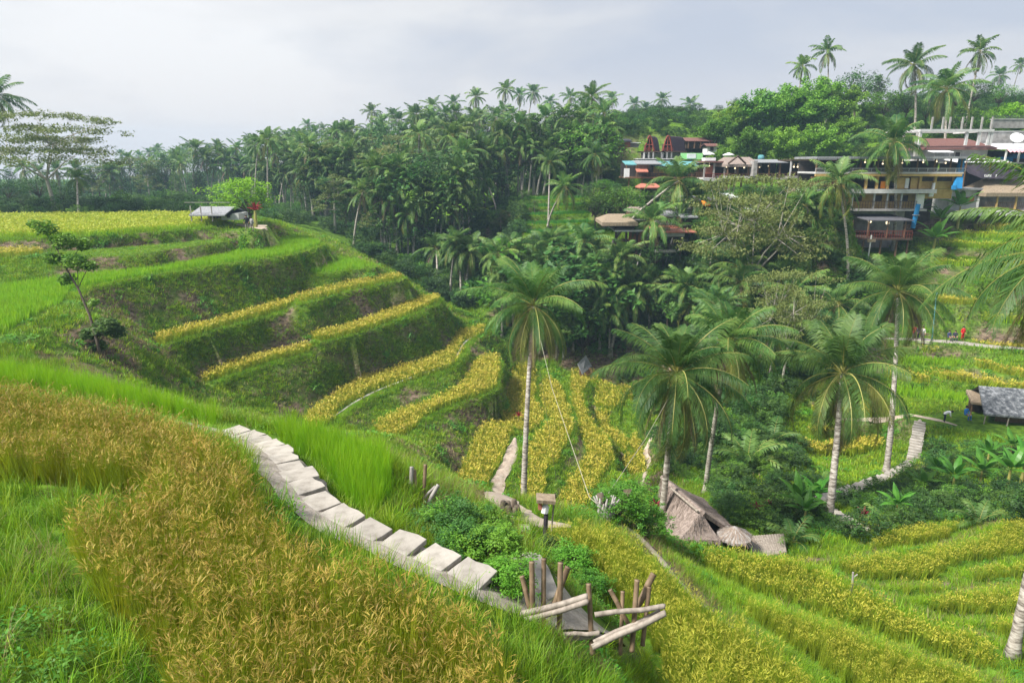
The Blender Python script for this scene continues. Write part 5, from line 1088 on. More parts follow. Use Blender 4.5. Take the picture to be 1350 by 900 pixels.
# --- two houses with pointed arched roofs
for i, (x0, x1, xr) in enumerate(((849, 861, 875), (873, 885, 904))):
    B = Bld('arched_house', (x0+x1)/2, 211, 122, ['left of the two houses with a pointed arched purple roof', 'right one of the two houses with a pointed arched purple roof'][i], group='pair of arched roof houses'); mb = MB(); n = 10; prof = []
    for k in range(n+1):
        f = -1+2*k/n; prof.append((x0+(x1-x0)*(f+1)/2, 199-18.5*(1-abs(f)**1.9)-1.5*(1-abs(f))))
    A_ = [B.l(x, y, 0) for x, y in prof]; sh_ = Vector((2.5 if i == 0 else 4.1, 6.5, 0)); C_ = [p+sh_ for p in A_]; k_ = len(A_); ins = [p+Vector((0, 0, -.25)) for p in A_]; ins2 = [p+sh_ for p in ins]
    mb.add(A_+C_+ins+ins2, [(j, j+1, k_+j+1, k_+j) for j in range(k_-1)]+[(2*k_+j, 3*k_+j, 3*k_+j+1, 2*k_+j+1) for j in range(k_-1)]+[(j, 2*k_+j, 2*k_+j+1, j+1) for j in range(k_-1)]); mb.build('roof', M['purple_shingle'], B.o)
    mb = MB()
    for j in range(k_-1): mb.bar(A_[j]+Vector((0, -.1, 0)), A_[j+1]+Vector((0, -.1, 0)), .14, 4)
    mb.bar(B.l(x0+.8, 191, -.1), B.l(x1-.8, 191, -.1), .1, 4); mb.bar(B.l((x0+x1)/2, 182, -.1), B.l((x0+x1)/2, 199, -.1), .09, 4); mb.build('gable_frame', M['red_wood'], B.o)
    B.box('gable_wall', x0+1, x1-1, 190, 199, 1.2, 1.4, 'brown_wood'); B.rail(x0-1, x1+1, 195.5, 199, -.4, 'red_wood', 10); B.box('floor', x0-1.5, xr, 199.3, 200.8, -.5, 6, 'dark_wood'); B.posts('post', (x0, (x0+x1)/2, x1, xr-3), 200.8, 212, .1, .25, 'concrete_pale'); B.box('wall', x0+1, xr-1, 201, 212, 2.5, 4, 'concrete'); window(B, x0+3, x0+7, 203, 209, 2.4)
B = Bld('terrace_wall', 865, 215, 119, 'white fascia wall beneath the two arched houses', 'wall'); B.box('wall', 841, 888, 210, 214, -.5, 4, 'concrete_pale'); B.box('coping', 840, 889, 209, 210, -.7, 4.2, 'white_wall')
B = Bld('red_house', 828, 193, 126, 'small house with a red wall among trees left of the arched houses'); B.box('wall', 819, 831, 186, 194, 0, 3, 'red_tile'); B.roof('roof', 815, 832, 186.5, 183, -1, 4, 'tin_dark'); B.box('annex', 831.5, 844, 189, 194, 1, 3, 'concrete'); B.box('annex_roof', 831, 845, 187.7, 188.8, .5, 3.5, 'white_metal')
B = Bld('hill_house', 927, 192, 128, 'dark roofed house behind palms above the green board'); B.box('wall', 905, 945, 185, 196, 0, 4, 'dark_wood'); B.roof('roof', 902, 938, 186, 181, -1, 5, 'maroon_tile'); B.posts('post', (906, 914, 922, 934), 186, 196, -.8, .2, 'brown_wood')
B = Bld('white_house', 937, 201, 124, 'small white walled house above the white parasols'); B.box('wall', 932, 945, 192, 203, 0, 3, 'white_wall'); B.roof('roof', 930, 947, 192.5, 189, -.6, 3.6, 'maroon_tile'); window(B, 936, 940, 194, 199, -.1)
# green board
B = Bld('signboard', 911, 214, 116, 'large pale green board above the turquoise roofs', 'signboard'); B.box('board', 897, 926, 202, 210, 0, .15, 'lime_board'); B.box('panel', 905, 917, 202.6, 209, -.06, -.01, 'white_wall'); B.posts('post', (898, 911, 925), 201, 216, .3, .15, 'tin_dark')
# turquoise roofed open cafe
B = Bld('open_cafe', 872, 234, 112, 'long open cafe under turquoise and grey roofs on the hillside')
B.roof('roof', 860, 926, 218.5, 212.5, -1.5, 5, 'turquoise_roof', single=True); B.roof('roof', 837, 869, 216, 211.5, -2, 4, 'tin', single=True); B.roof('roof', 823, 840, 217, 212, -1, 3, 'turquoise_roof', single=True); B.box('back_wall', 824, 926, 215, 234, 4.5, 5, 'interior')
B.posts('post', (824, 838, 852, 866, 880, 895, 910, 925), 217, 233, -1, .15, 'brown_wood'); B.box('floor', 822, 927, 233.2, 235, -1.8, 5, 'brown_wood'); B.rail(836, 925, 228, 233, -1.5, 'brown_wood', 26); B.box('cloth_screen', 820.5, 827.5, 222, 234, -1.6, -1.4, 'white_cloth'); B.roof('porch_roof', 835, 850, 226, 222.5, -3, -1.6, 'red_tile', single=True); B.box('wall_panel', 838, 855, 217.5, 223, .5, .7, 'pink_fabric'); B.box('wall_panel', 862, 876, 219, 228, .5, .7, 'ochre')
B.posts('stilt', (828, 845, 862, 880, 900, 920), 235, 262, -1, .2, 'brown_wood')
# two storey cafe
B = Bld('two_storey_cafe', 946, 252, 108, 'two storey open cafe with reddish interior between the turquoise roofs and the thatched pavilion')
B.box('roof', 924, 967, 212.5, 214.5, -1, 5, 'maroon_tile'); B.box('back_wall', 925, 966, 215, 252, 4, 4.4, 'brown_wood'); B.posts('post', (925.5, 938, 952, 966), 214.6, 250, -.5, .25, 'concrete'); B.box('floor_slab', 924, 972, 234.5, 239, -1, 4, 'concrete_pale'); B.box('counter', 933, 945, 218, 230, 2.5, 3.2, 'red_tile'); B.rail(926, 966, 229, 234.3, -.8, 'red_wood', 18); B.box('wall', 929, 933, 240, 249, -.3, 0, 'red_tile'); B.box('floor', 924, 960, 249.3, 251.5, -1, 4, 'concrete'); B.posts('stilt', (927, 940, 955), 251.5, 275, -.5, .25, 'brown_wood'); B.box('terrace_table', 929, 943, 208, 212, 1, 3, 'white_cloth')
lamps(B, ((935,219),(948,218),(958,220)), 1, .15)
for i, (px, py) in enumerate(((939,201),(965,202))):
    B = Bld('parasol', px, 212, 109, ['left white parasol on the roof terrace', 'right white parasol on the roof terrace'][i], 'parasol', 'white parasols on the roof terrace'); mb = MB(); c = B.l(px, py-1.2, 2); e = [B.l(px, py+1.8, 2)+Vector((math.cos(k*math.pi/4)*.95, math.sin(k*math.pi/4)*.95, 0)) for k in range(8)]; mb.add([c]+e+[p-Vector((0, 0, .12)) for p in e], [(0, 1+k, 1+(k+1) % 8) for k in range(8)]+[(1+k, 9+k, 9+(k+1) % 8, 1+(k+1) % 8) for k in range(8)]); mb.build('canopy', M['white_cloth'], B.o); mb = MB(); mb.bar(c, B.l(px, 212, 2), .035); mb.build('pole', M['brown_wood'], B.o)
# pavilion, long roof, pergola
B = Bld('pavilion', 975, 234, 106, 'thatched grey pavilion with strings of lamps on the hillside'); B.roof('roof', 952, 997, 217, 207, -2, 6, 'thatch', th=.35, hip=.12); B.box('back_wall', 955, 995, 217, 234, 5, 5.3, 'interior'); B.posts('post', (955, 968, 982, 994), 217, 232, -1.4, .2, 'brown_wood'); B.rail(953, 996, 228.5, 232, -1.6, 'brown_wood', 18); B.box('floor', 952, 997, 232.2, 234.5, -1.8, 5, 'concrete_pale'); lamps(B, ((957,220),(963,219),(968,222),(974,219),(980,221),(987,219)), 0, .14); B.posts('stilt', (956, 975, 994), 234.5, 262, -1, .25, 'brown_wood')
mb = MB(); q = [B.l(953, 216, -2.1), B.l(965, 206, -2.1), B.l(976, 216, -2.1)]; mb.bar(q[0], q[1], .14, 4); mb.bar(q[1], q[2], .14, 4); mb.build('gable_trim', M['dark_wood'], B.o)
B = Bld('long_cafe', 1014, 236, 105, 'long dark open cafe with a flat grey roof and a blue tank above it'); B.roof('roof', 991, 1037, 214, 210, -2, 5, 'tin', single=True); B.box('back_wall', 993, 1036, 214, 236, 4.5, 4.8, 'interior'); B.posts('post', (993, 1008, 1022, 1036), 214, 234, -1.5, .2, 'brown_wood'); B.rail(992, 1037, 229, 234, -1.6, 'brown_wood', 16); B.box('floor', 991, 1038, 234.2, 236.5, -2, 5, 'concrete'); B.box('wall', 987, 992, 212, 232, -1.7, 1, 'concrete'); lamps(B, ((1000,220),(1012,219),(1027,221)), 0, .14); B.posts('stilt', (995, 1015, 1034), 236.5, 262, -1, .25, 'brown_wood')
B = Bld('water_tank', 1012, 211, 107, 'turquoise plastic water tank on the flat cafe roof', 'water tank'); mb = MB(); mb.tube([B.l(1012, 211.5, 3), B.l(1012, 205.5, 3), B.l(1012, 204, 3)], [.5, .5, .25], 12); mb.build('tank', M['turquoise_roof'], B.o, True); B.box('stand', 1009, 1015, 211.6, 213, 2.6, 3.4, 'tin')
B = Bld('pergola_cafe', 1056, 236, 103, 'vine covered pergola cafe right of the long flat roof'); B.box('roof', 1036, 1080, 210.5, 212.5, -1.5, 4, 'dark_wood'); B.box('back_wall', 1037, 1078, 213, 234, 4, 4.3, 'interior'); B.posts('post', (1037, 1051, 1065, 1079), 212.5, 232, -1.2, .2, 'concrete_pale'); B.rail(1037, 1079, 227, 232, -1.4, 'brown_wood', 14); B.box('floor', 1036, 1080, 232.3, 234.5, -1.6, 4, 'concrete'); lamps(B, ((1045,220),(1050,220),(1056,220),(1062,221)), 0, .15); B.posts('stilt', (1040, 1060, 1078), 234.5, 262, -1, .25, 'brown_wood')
random.seed(2); cb = MB()
for x in range(1037, 1080, 3): leaf_cloud(cb, B.l(x, 210.5, -1+random.uniform(0, 2)), .55, 40, .12, 0, .6)
cb.build('vine', M['leaf_olive'], B.o)
B = Bld('white_kiosk', 1088, 232, 102, 'small white walled building with a flat roof between pergola and stacked cafe'); B.box('wall', 1076, 1102, 216, 233, 0, 4, 'white_wall'); B.box('wall_band', 1076, 1102, 211, 215.5, -.1, 4, 'shutter'); B.box('roof', 1074, 1104, 209, 210.8, -.8, 4.5, 'tin'); window(B, 1081, 1089, 219, 227, -.1); B.box('foundation', 1076, 1102, 233.2, 255, 0, 4, 'concrete')
# thatched hut on stilts and platforms
B = Bld('stilt_hut', 812, 340, 96, 'straw roofed hut on tall stilts above the ravine'); B.roof('roof', 789, 834, 291, 282.5, -3, 5, 'straw', th=.45, hip=.25); B.box('wall', 809, 836, 291, 301, 0, 3.5, 'dark_wood'); B.box('floor', 806, 841, 301.3, 303.2, -2.5, 4, 'concrete_pale'); B.posts('stilt', (809, 822, 836), 303.3, 342, -1.5, .28, 'dark_wood'); B.box('wall_panel', 827, 845, 304, 319, -.6, -.4, 'shutter'); B.box('lower_floor', 825, 850, 319.3, 321, -2, 4, 'brown_wood')
B = Bld('platform', 872, 345, 95, 'wooden viewing platforms on crooked stilts beside the straw roofed hut'); B.box('deck', 848, 898, 306, 311, -1, 3, 'concrete_pale'); B.roof('roof', 850, 912, 304.5, 300, -1.5, 3.5, 'red_tile', single=True); B.box('deck', 835, 882, 320, 323.5, -2, 2, 'dark_wood'); B.box('deck', 858, 885, 327, 330, -2.5, 1, 'concrete'); B.posts('stilt', (852, 862, 874, 886, 896), 311, 352, 0, .2, 'brown_wood'); B.rail(850, 898, 301, 306, -.9, 'bamboo_grey', 14); mb = MB()
for a_, b_ in (((846, 316), (838, 348)), ((882, 312), (875, 345)), ((897, 316), (888, 334)), ((842, 320), (856, 309))): mb.bar(B.l(*a_, -1.2), B.l(*b_, -1.2), .09, 5)
mb.build('strut', M['bamboo_grey'], B.o); B.box('back_wall', 853, 897, 311.5, 325, 2, 2.3, 'dark_wood')
tin = [(905,283,22,96,'tin','small tin roofed hut in the trees right of the tall ravine palm'),(946,261,26,103,'tin_dark','dark flat roofed hut below the two storey cafe'),(925,268,14,101,'orange_panel','little hut with an orange awning under the two storey cafe'),(1010,257,22,98,'red_tile','pink roofed hut half hidden by the olive tree crown'),(1012,277,48,94,'white_metal','hut with a long white roof edge behind the forked white branches'),(1052,251,20,100,'straw','straw coloured steep roofed hut right of the olive tree crown'),(965,258,16,101,'white_metal','hut with a small white roof below the pavilion'),
 (1068,300,24,92,'straw','beige walled hut left of the lowest cafe deck'),(1018,368,18,84,'turquoise_roof','green tarpaulin shelter in the trees below the cafes'),(1054,370,12,84,'blue_panel','small blue roofed shelter below the cafes'),(838,276,22,100,'thatch','round stone shelter above the straw roofed hut'),(950,301,36,93,'straw','long straw roof edge right of the wooden platforms'),(855,245,28,108,'red_tile','reddish hut below the long open cafe'),(1085,388,30,84,'concrete_pale','pale concrete shelter beside the path behind the palms')]
for x, y, w_, t, m, lab in tin:
    B = Bld('hillside_hut', x, y+14, t, lab); B.roof('roof', x-w_/2, x+w_/2, y+1.5, y-3, -1.5, 3, m, th=.18, single=m in ('white_metal', 'tin_dark', 'tin'), hip=.15); B.box('wall', x-w_*.42, x+w_*.42, y+2.5, y+12, 0, 2.5, 'brown_wood'); window(B, x-w_*.25, x-w_*.02, y+4, y+9, -.1); B.box('floor', x-w_/2, x+w_/2, y+12.2, y+13.6, -1.2, 2.8, 'concrete'); B.posts('post', (x-w_*.45, x+w_*.45), y+2, y+24, -1, .18, 'brown_wood')
# open platforms of the smaller cafes stacked on the slope
for x, y, w_, t, rm, lab in ((905,262,30,102,'tin_dark','open platform under the middle of the long turquoise cafe'),(985,266,34,100,'brown_wood','brown open platform below the pavilion lamps'),(1042,272,34,98,'tin','grey roofed open platform below the pergola cafe'),(1000,302,42,92,'dark_wood','dark open platform behind the forked white branches'),(1052,322,38,90,'thatch','thatched open platform left of the lowest cafe deck'),(960,322,30,92,'concrete_pale','pale flat roofed platform right of the crooked stilts'),(1080,254,24,98,'maroon_tile','maroon roofed platform left of the stacked cafe'),(930,292,30,97,'maroon_tile','maroon roofed platform above the yellowish ravine palm'),(880,282,24,99,'tin','grey roofed platform above the crooked stilts')):
    B = Bld('open_platform', x, y+14, t, lab); B.roof('roof', x-w_/2, x+w_/2, y+1, y-3, -1.5, 3, rm, th=.2, single=rm in ('tin', 'tin_dark', 'concrete_pale'), hip=.12); B.posts('post', tuple(np.linspace(x-w_*.45, x+w_*.45, 4)), y+1.5, y+11, -1.2, .15, 'brown_wood'); B.box('back_wall', x-w_*.42, x+w_*.42, y+1.5, y+11, 2.6, 2.8, 'interior'); B.box('floor', x-w_/2, x+w_/2, y+11, y+13, -1.6, 3, 'concrete'); B.rail(x-w_*.47, x+w_*.47, y+7, y+10.8, -1.4, 'brown_wood', 12); B.posts('stilt', (x-w_*.42, x, x+w_*.42), y+13, y+30, -1, .18, 'brown_wood')
# far houses on the left slope
for x, y, w_, t, m, wm, lab in ((340,222,22,190,'tin','white_wall','white walled house on the far left slope'),(366,216,22,188,'tin','dark_wood','grey roofed house right of the white walled one'),(327,226,10,188,'thatch','brown_wood','small pointed brown roof beside the far white house'),(421,224,14,165,'red_tile','white_wall','far white house with a red roof and an orange sheet'),(462,215,14,165,'maroon_tile','brown_wood','brown roofed house right of the far orange sheet'),
 (501,213,18,160,'red_tile','brown_wood','left of two far houses with pinkish red roofs'),(538,214,18,158,'red_tile','brown_wood','right of two far houses with pinkish red roofs'),(510,243,12,150,'concrete_pale','white_wall','little grey white hut deep in the palms of the far slope'),(770,212,16,140,'thatch','brown_wood','brown roofed hut among palms above the far green terraces'),(740,246,18,130,'tin','dark_wood','low dark hut at the edge of the far green terraces')):
    B = Bld('far_house', x, y+10, t, lab); B.roof('roof', x-w_/2, x+w_/2, y, y-4.5, -2, 6, m, hip=.18, th=.2); B.box('wall', x-w_*.42, x+w_*.42, y+.8, y+12, 0, 4, wm); window(B, x-w_*.2, x+w_*.05, y+3, y+7, -.1)
    if 'orange' in lab: B.box('sheet', 408.5, 411.5, 226, 231, -1, -.9, 'orange_panel')
# field shed on the left shoulder
B = Bld('field_shed', 290, 289, 80, 'low shed with a grey plank roof at the end of the far field'); B.roof('roof', 260, 306, 281.5, 273, -2, 4.5, 'tin', th=.15, hip=.0); B.box('wall', 292, 315, 281.5, 290, 0, 3, 'concrete_pale'); window(B, 300, 304, 281, 287, -.1); B.box('wall', 262, 291, 282, 290, 2.5, 3, 'dark_wood'); B.posts('post', (262, 275, 289), 270, 290, -1.8, .1, 'bamboo_grey'); B.box('beam', 255, 313, 265.5, 266.2, -1.8, -1.7, 'bamboo_grey')
# grey roof in the ravine
B = Bld('valley_shed', 770, 498, 86, 'small shed with a tilted pale grey roof beyond the golden valley terraces'); mb = MB(); q = [B.l(761, 479, 0), B.l(774, 473.5, 2), B.l(782.5, 488, 2), B.l(767, 491, -.6)]; mb.sheet(q, .12); mb.build('roof', M['tin'], B.o); B.posts('post', (766, 780), 488, 498, 0, .15, 'brown_wood'); B.box('wall', 765, 780, 489, 498, 1, 1.6, 'brown_wood')

# --- stone hut at the right with long shingle roof
O = PT(1284, 556, 60); hut = empty('long_hut', O, R(-14), 'long low hut with a mottled grey shingle roof by the raised path, right edge', 'building')
mb = MB(); mb.add([(0, -1.6, 1.35), (7.5, -1.6, 1.35), (7.5, 1.5, 2.9), (.45, 1.5, 2.9), (0, -1.6, 1.2), (7.5, -1.6, 1.2), (7.5, 1.5, 2.75), (.45, 1.5, 2.75), (7.5, 3.4, 1.5), (.3, 3.4, 1.5), (7.5, 3.4, 1.4), (.3, 3.4, 1.4)], [(0,1,2,3), (7,6,5,4), (0,4,5,1), (3,7,4,0), (3,2,8,9), (9,8,10,11), (1,5,6,2)]); mb.build('roof', M['shingle'], hut)
mb = MB(); mb.box((3.7, 1.8, .7), (7.3, .2, 1.4)); mb.build('wall', M['dark_wood'], hut); mb = MB(); mb.box((2.6, -.4, .45), (2.4, .12, .7)); mb.build('screen', M['brown_wood'], hut); mb = MB(); mb.box((5.8, -.6, .4), (2.2, .5, .6)); mb.build('bench', M['red_wood'], hut)
for x in (.15, 1.9, 4.2, 6.6): mb = MB(); mb.tube([(x, -1.45, -.1), (x+.05, -1.5, 1.3)], .05, 6); mb.build('post', M['bamboo_old'], hut)
mb = MB(); mb.box((2.6, -.2, -.12), (10.5, 4.2, .25)); mb.build('floor', M['concrete'], hut); mb = MB(); mb.tube([(-2.4, -2.35, .02), (2.6, -2.4, .02), (7.9, -2.3, .02)], .11, 6); mb.build('edge_beam', M['bamboo_old'], hut)
O2 = PT(1285, 552, 61.5); h2 = empty('straw_shelter', O2, R(-14), 'small tan straw shelter attached left of the long grey hut', 'shelter'); mb = MB(); mb.add([(-.9, -1, 1.9), (1.1, -1, 1.75), (1.1, .9, 2.3), (-.75, .9, 2.45), (-.9, -1, 1.7), (1.1, -1, 1.55), (1.1, .9, 2.1), (-.75, .9, 2.25)], [(0,1,2,3), (7,6,5,4), (0,4,5,1), (3,7,4,0), (1,5,6,2), (2,6,7,3)]); mb.build('roof', M['straw'], h2)
for x in (-.7, .9): mb = MB(); mb.tube([(x, -.8, -.1), (x, -.8, 1.8)], .05, 6); mb.build('post', M['brown_wood'], h2)
mb = MB(); mb.box((.2, -.2, .35), (1.3, .6, .5)); mb.build('counter', M['brown_wood'], h2)
# ------------------------------------------------------------ thatched hut in the middle
def thatch_edge(mb, a, b, n, L, out=Vector((0, 0, 0)), mi=1):
    for i in range(n):
        f = i/n; p = a.lerp(b, f+random.uniform(0, 1/n)); w_ = (b-a).normalized()*random.uniform(.02, .045); d = Vector((random.gauss(0, .04), random.gauss(0, .04), -L*random.uniform(.5, 1.2)))+out
        mb.add([p-w_, p+w_, p+w_*.5+d, p-w_*.5+d], [(0, 1, 2, 3)], mi)
def thatch_panel(mb, c4, nu, nv, amp=.05):
    """c4: eave-left, eave-right, ridge-right, ridge-left; lumpy thick sheet with shaggy strands lying down the slope"""
    a, b, c, d = c4; n_ = (b-a).cross(d-a).normalized(); n_ = n_ if n_.z > 0 else -n_; vs = []
    for j in range(nv+1):
        for i in range(nu+1):
            p = (a.lerp(b, i/nu)).lerp(d.lerp(c, i/nu), j/nv); vs.append(p+n_*amp*noise.fractal(p*1.3, 1, 2, 4)-Vector((0, 0, .12*math.sin(math.pi*j/nv))))
    k = len(vs); vs += [p-n_*.16 for p in vs]; W_ = nu+1; fs = []
    for j in range(nv):
        for i in range(nu): q = j*W_+i; fs.append((q, q+1, q+W_+1, q+W_)); fs.append((k+q+W_, k+q+W_+1, k+q+1, k+q))
    fs += [(i, k+i, k+i+1, i+1) for i in range(nu)]+[(nv*W_+i, nv*W_+i+1, k+nv*W_+i+1, k+nv*W_+i) for i in range(nu)]+[(j*W_, (j+1)*W_, k+(j+1)*W_, k+j*W_) for j in range(nv)]+[(j*W_+nu, k+j*W_+nu, k+(j+1)*W_+nu, (j+1)*W_+nu) for j in range(nv)]
    mb.add(vs, fs, 0); dn = ((a+b)/2-(c+d)/2).normalized()
    for _ in range(int((b-a).length*(d-a).length*75)):
        u_, v_ = random.random(), random.random(); p = (a.lerp(b, u_)).lerp(d.lerp(c, u_), v_)+n_*(.0+amp*noise.fractal(((a.lerp(b, u_)).lerp(d.lerp(c, u_), v_))*1.3, 1, 2, 4))-Vector((0, 0, .12*math.sin(math.pi*v_)))
        s = (b-a).normalized()*random.uniform(.012, .03); L = random.uniform(.15, .4); e = p+dn*L+n_*random.uniform(0, .05)+(b-a).normalized()*random.gauss(0, .05); mb.add([p-s+n_*.012, p+s+n_*.012, e+s*.4, e-s*.4], [(0, 1, 2, 3)], 1 if random.random() < .5 else 0)
    thatch_edge(mb, a, b, int((b-a).length*22), .28)
random.seed(6)
RA, RB = PT(926, 673, 31), PT(872, 626, 35.5)
EL1, EL2 = PT(893, 712, 30.2), PT(862, 690, 34.5)     # left eave front/back
ER1, ER2 = PT(974, 702, 32.2), PT(925, 655, 36.5)     # right eave
HF1, HF2 = PT(895, 711, 29.8), PT(952, 712, 30.6)
base_h = PT(905, 728, 31.5); base_h.z = gz(base_h.x, base_h.y)
hut2 = empty('thatched_hut', base_h, 0, 'steep brown thatched hut standing below the near ridge path', 'hut'); rb = MB()
def Lc(p): return Vector(p)-base_h
thatch_panel(rb, [Lc(EL2), Lc(EL1), Lc(RA), Lc(RB)], 18, 9); thatch_panel(rb, [Lc(ER1), Lc(ER2), Lc(RB), Lc(RA)], 18, 9); rb.build('roof', [M['thatch'], M['straw_edge']], hut2)
rb = MB(); thatch_panel(rb, [Lc(HF1), Lc(HF2), Lc(RA).lerp(Lc(RB), .05), Lc(RA)+Vector((-.05, 0, 0))], 10, 6); rb.build('front_hip', [M['thatch'], M['straw_edge']], hut2)
rb = MB(); rb.tube([Lc(PT(886, 645, 33.3))+Vector((-.1, 0, .12)), Lc(PT(923, 677, 30.9))+Vector((-.1, 0, .12))], .055, 8); rb.build('ridge_pole', M['bamboo_old'], hut2)
for x, y, t in ((900,714,30.6),(918,716,30.6),(940,713,30.9),(962,708,32.4)):
    rb = MB(); p = Lc(PT(x, y-6, t)); q = Vector((p.x, p.y, gz(*(p+base_h)[:2])-base_h.z-.1)); rb.tube([q, p], .06, 6); rb.build('post', M['brown_wood'], hut2)
rb = MB(); c = (Lc(EL1)+Lc(ER1)+Lc(EL2)+Lc(ER2))/4; rb.box((c.x+.1, c.y+.2, .3), (1.5, 3.0, .8), rz=R(18)); rb.build('wall', M['dark_wood'], hut2)
# round thatched parasol and bamboo deck
pc = PT(969, 697, 31.2); pb = Vector((pc.x, pc.y, gz(pc.x, pc.y))); pr = empty('thatched_parasol', pb, 0, 'round grey thatched parasol beside the hut', 'parasol'); rb = MB(); top = pc-pb+Vector((0, 0, .15)); n = 22
ring = [top+Vector((math.cos(k*6.283/n)*.78, math.sin(k*6.283/n)*.78, -.42-.05*(k % 2))) for k in range(n)]; rb.add([top]+ring+[r-Vector((0, 0, .1)) for r in ring], [(0, 1+k, 1+(k+1) % n) for k in range(n)]+[(1+k, 1+n+k, 1+n+(k+1) % n, 1+(k+1) % n) for k in range(n)], 0)
for k in range(n*14): a = random.uniform(0, 6.283); r_ = random.uniform(.1, .8); p = top+Vector((math.cos(a)*r_, math.sin(a)*r_, -.54*r_+.015)); s = Vector((-math.sin(a), math.cos(a), 0))*.015; e = p+Vector((math.cos(a)*.22, math.sin(a)*.22, -.15)); rb.add([p-s, p+s, e+s*.5, e-s*.5], [(0, 1, 2, 3)], 1)
rb.build('canopy', [M['bamboo_grey'], M['straw_edge']], pr); rb = MB(); rb.tube([(0, 0, -.1), top-Vector((0, 0, .05))], .045, 8); rb.build('pole', M['brown_wood'], pr)
dk0 = PT(1010, 722, 31.5); dkb = Vector((dk0.x, dk0.y, gz(dk0.x, dk0.y))); dk = empty('bamboo_deck', dkb, 0, 'pale bamboo plank deck right of the thatched parasol', 'deck'); rb = MB(); A4 = [PT(980, 708, 32.6), PT(1034, 716, 33), PT(1038, 727, 31.4), PT(1000, 726, 30.8)]
zt = max(p.z for p in A4)
for k in range(16):
    f = k/16; a = A4[0].lerp(A4[1], f); b = A4[3].lerp(A4[2], f); rb.bar((a.x-dkb.x, a.y-dkb.y, A4[0].z-dkb.z), (b.x-dkb.x, b.y-dkb.y, A4[0].z-dkb.z-.05), .075, 6)
rb.build('planks', M['bamboo_old'], dk)
for k in (0, 1, 2, 3): p = A4[k].lerp((A4[0]+A4[2])/2, .15); rb = MB(); rb.bar((p.x-dkb.x, p.y-dkb.y, gz(p.x, p.y)-dkb.z-.1), (p.x-dkb.x, p.y-dkb.y, A4[0].z-dkb.z-.08), .05, 6); rb.build('leg', M['brown_wood'], dk)

# ------------------------------------------------------------ stone slabs laid on the near path
random.seed(8)
SP_ = [p for p in (hitpix(*q) for q in [(294,569),(334,582),(369,607),(393,642),(427,678),(477,704),(537,732),(597,758),(642,782)])]
sxy = smooth([(p.x, p.y) for p in SP_], closed=False, it=2); L_ = np.r_[0, np.cumsum([math.dist(sxy[i], sxy[i+1]) for i in range(len(sxy)-1)])]; NS = int(L_[-1]/.60)
for i in range(NS):
    d_ = (i+.5)/NS*L_[-1]; x = np.interp(d_, L_, [p[0] for p in sxy]); y = np.interp(d_, L_, [p[1] for p in sxy]); x2 = np.interp(d_+.3, L_, [p[0] for p in sxy]); y2 = np.interp(d_+.3, L_, [p[1] for p in sxy]); an = math.atan2(y2-y, x2-x) if (x2, y2) != (x, y) else an
    x += math.sin(an)*.13; y -= math.cos(an)*.13
    mb = MB(); wx, wy = random.uniform(.50, .58), random.uniform(.8, 1.0); vs = []
    for a_, b_ in ((-1,-1),(-.3,-1.04),(.4,-1),(1,-1),(1.03,-.3),(1.02,.4),(1,1),(.3,1.03),(-.4,1),(-1,1),(-1.03,.2),(-1,-.4)): vs.append(Vector((a_*wx/2*random.uniform(.93, 1.04), b_*wy/2*random.uniform(.94, 1.04), random.uniform(-.006, .006))))
    mb.sheet([v+Vector((0, 0, .02)) for v in vs], .09); o = mb.build('stone_slab', M['slab']); pitch = -math.atan2(gz(x+math.cos(an)*.5, y+math.sin(an)*.5)-gz(x-math.cos(an)*.5, y-math.sin(an)*.5), 1.0)*.75; o.location = (x, y, gz(x, y)+.05); o.rotation_euler = Matrix.Rotation(an+random.uniform(-.12, .12), 3, 'Z').to_quaternion().to_matrix().__matmul__(Matrix.Rotation(pitch, 3, 'Y')).to_euler()
    b_ = o.modifiers.new('bevel', 'BEVEL'); b_.width = .012; b_.segments = 2
    tag(o, '%s of the pale slabs stepping along the near path, counted from the far end' % nth(i+1), 'stone slab', 'stone slabs on the near path')
def slab(name, pxs, D_, th, label, m='slab'):
    P_ = [PD(x, y, D_) for x, y in pxs]; c = sum(P_, Vector())/len(P_); mb = MB(); mb.sheet([p-c for p in P_], th); o = mb.build(name, M[m]); o.location = c; b_ = o.modifiers.new('bevel', 'BEVEL'); b_.width = .015; b_.segments = 2; tag(o, label, 'stone slab'); return o
def zat(x, y): q = hitpix(x, y); return CAMZ-q.z
slab('stone_slab', [(611,758),(628,750),(650,761),(634,774)], zat(632,768)-.10, .14, 'thick raised slab standing proud beside the green bush on the near path')
slab('concrete_landing', [(657,731),(700,727),(712,729),(724,748),(738,782),(722,790),(702,768),(676,748)], zat(700,755)-.06, .16, 'big smooth concrete landing where the near path turns', 'slab')
slab('stone_slab', [(684,690),(698,690),(700,697),(688,699)], zat(692,697)-.1, .15, 'small white block lying left of the post in the mound field')

# ------------------------------------------------------------ bamboo racks
def poles(name, t, lst, label, mats=('bamboo_brown', 'bamboo_old'), group=None, foot=None):
    b0 = PT(*foot, t); b0.z = gz(b0.x, b0.y); o = empty(name, b0, 0, label, 'bamboo rack' if 'rack' in name else 'gate', group)
    for (x0, y0, x1, y1, r, kind, dz) in lst:
        a, b = PT(x0, y0, t+dz), PT(x1, y1, t+dz*(1 if kind == 1 else 1)); mb = MB(); n = max(3, int((b-a).length/.28)); P_ = []; rs = []
        for k in range(n):                                  # joints of the culm
            for f, q in ((k/n, 1), ((k+.06)/n, .93), ((k+.94)/n, .93)): P_.append(a.lerp(b, f)-b0+Vector((0, 0, .012*math.sin(f*7)))); rs.append(r*q)
        P_.append(b-b0); rs.append(r); mb.tube(P_, [q*.85 for q in rs], 10, 0)
        mb.build('rail' if kind == 1 else 'upright', M[mats[kind]], o, True)
    return o
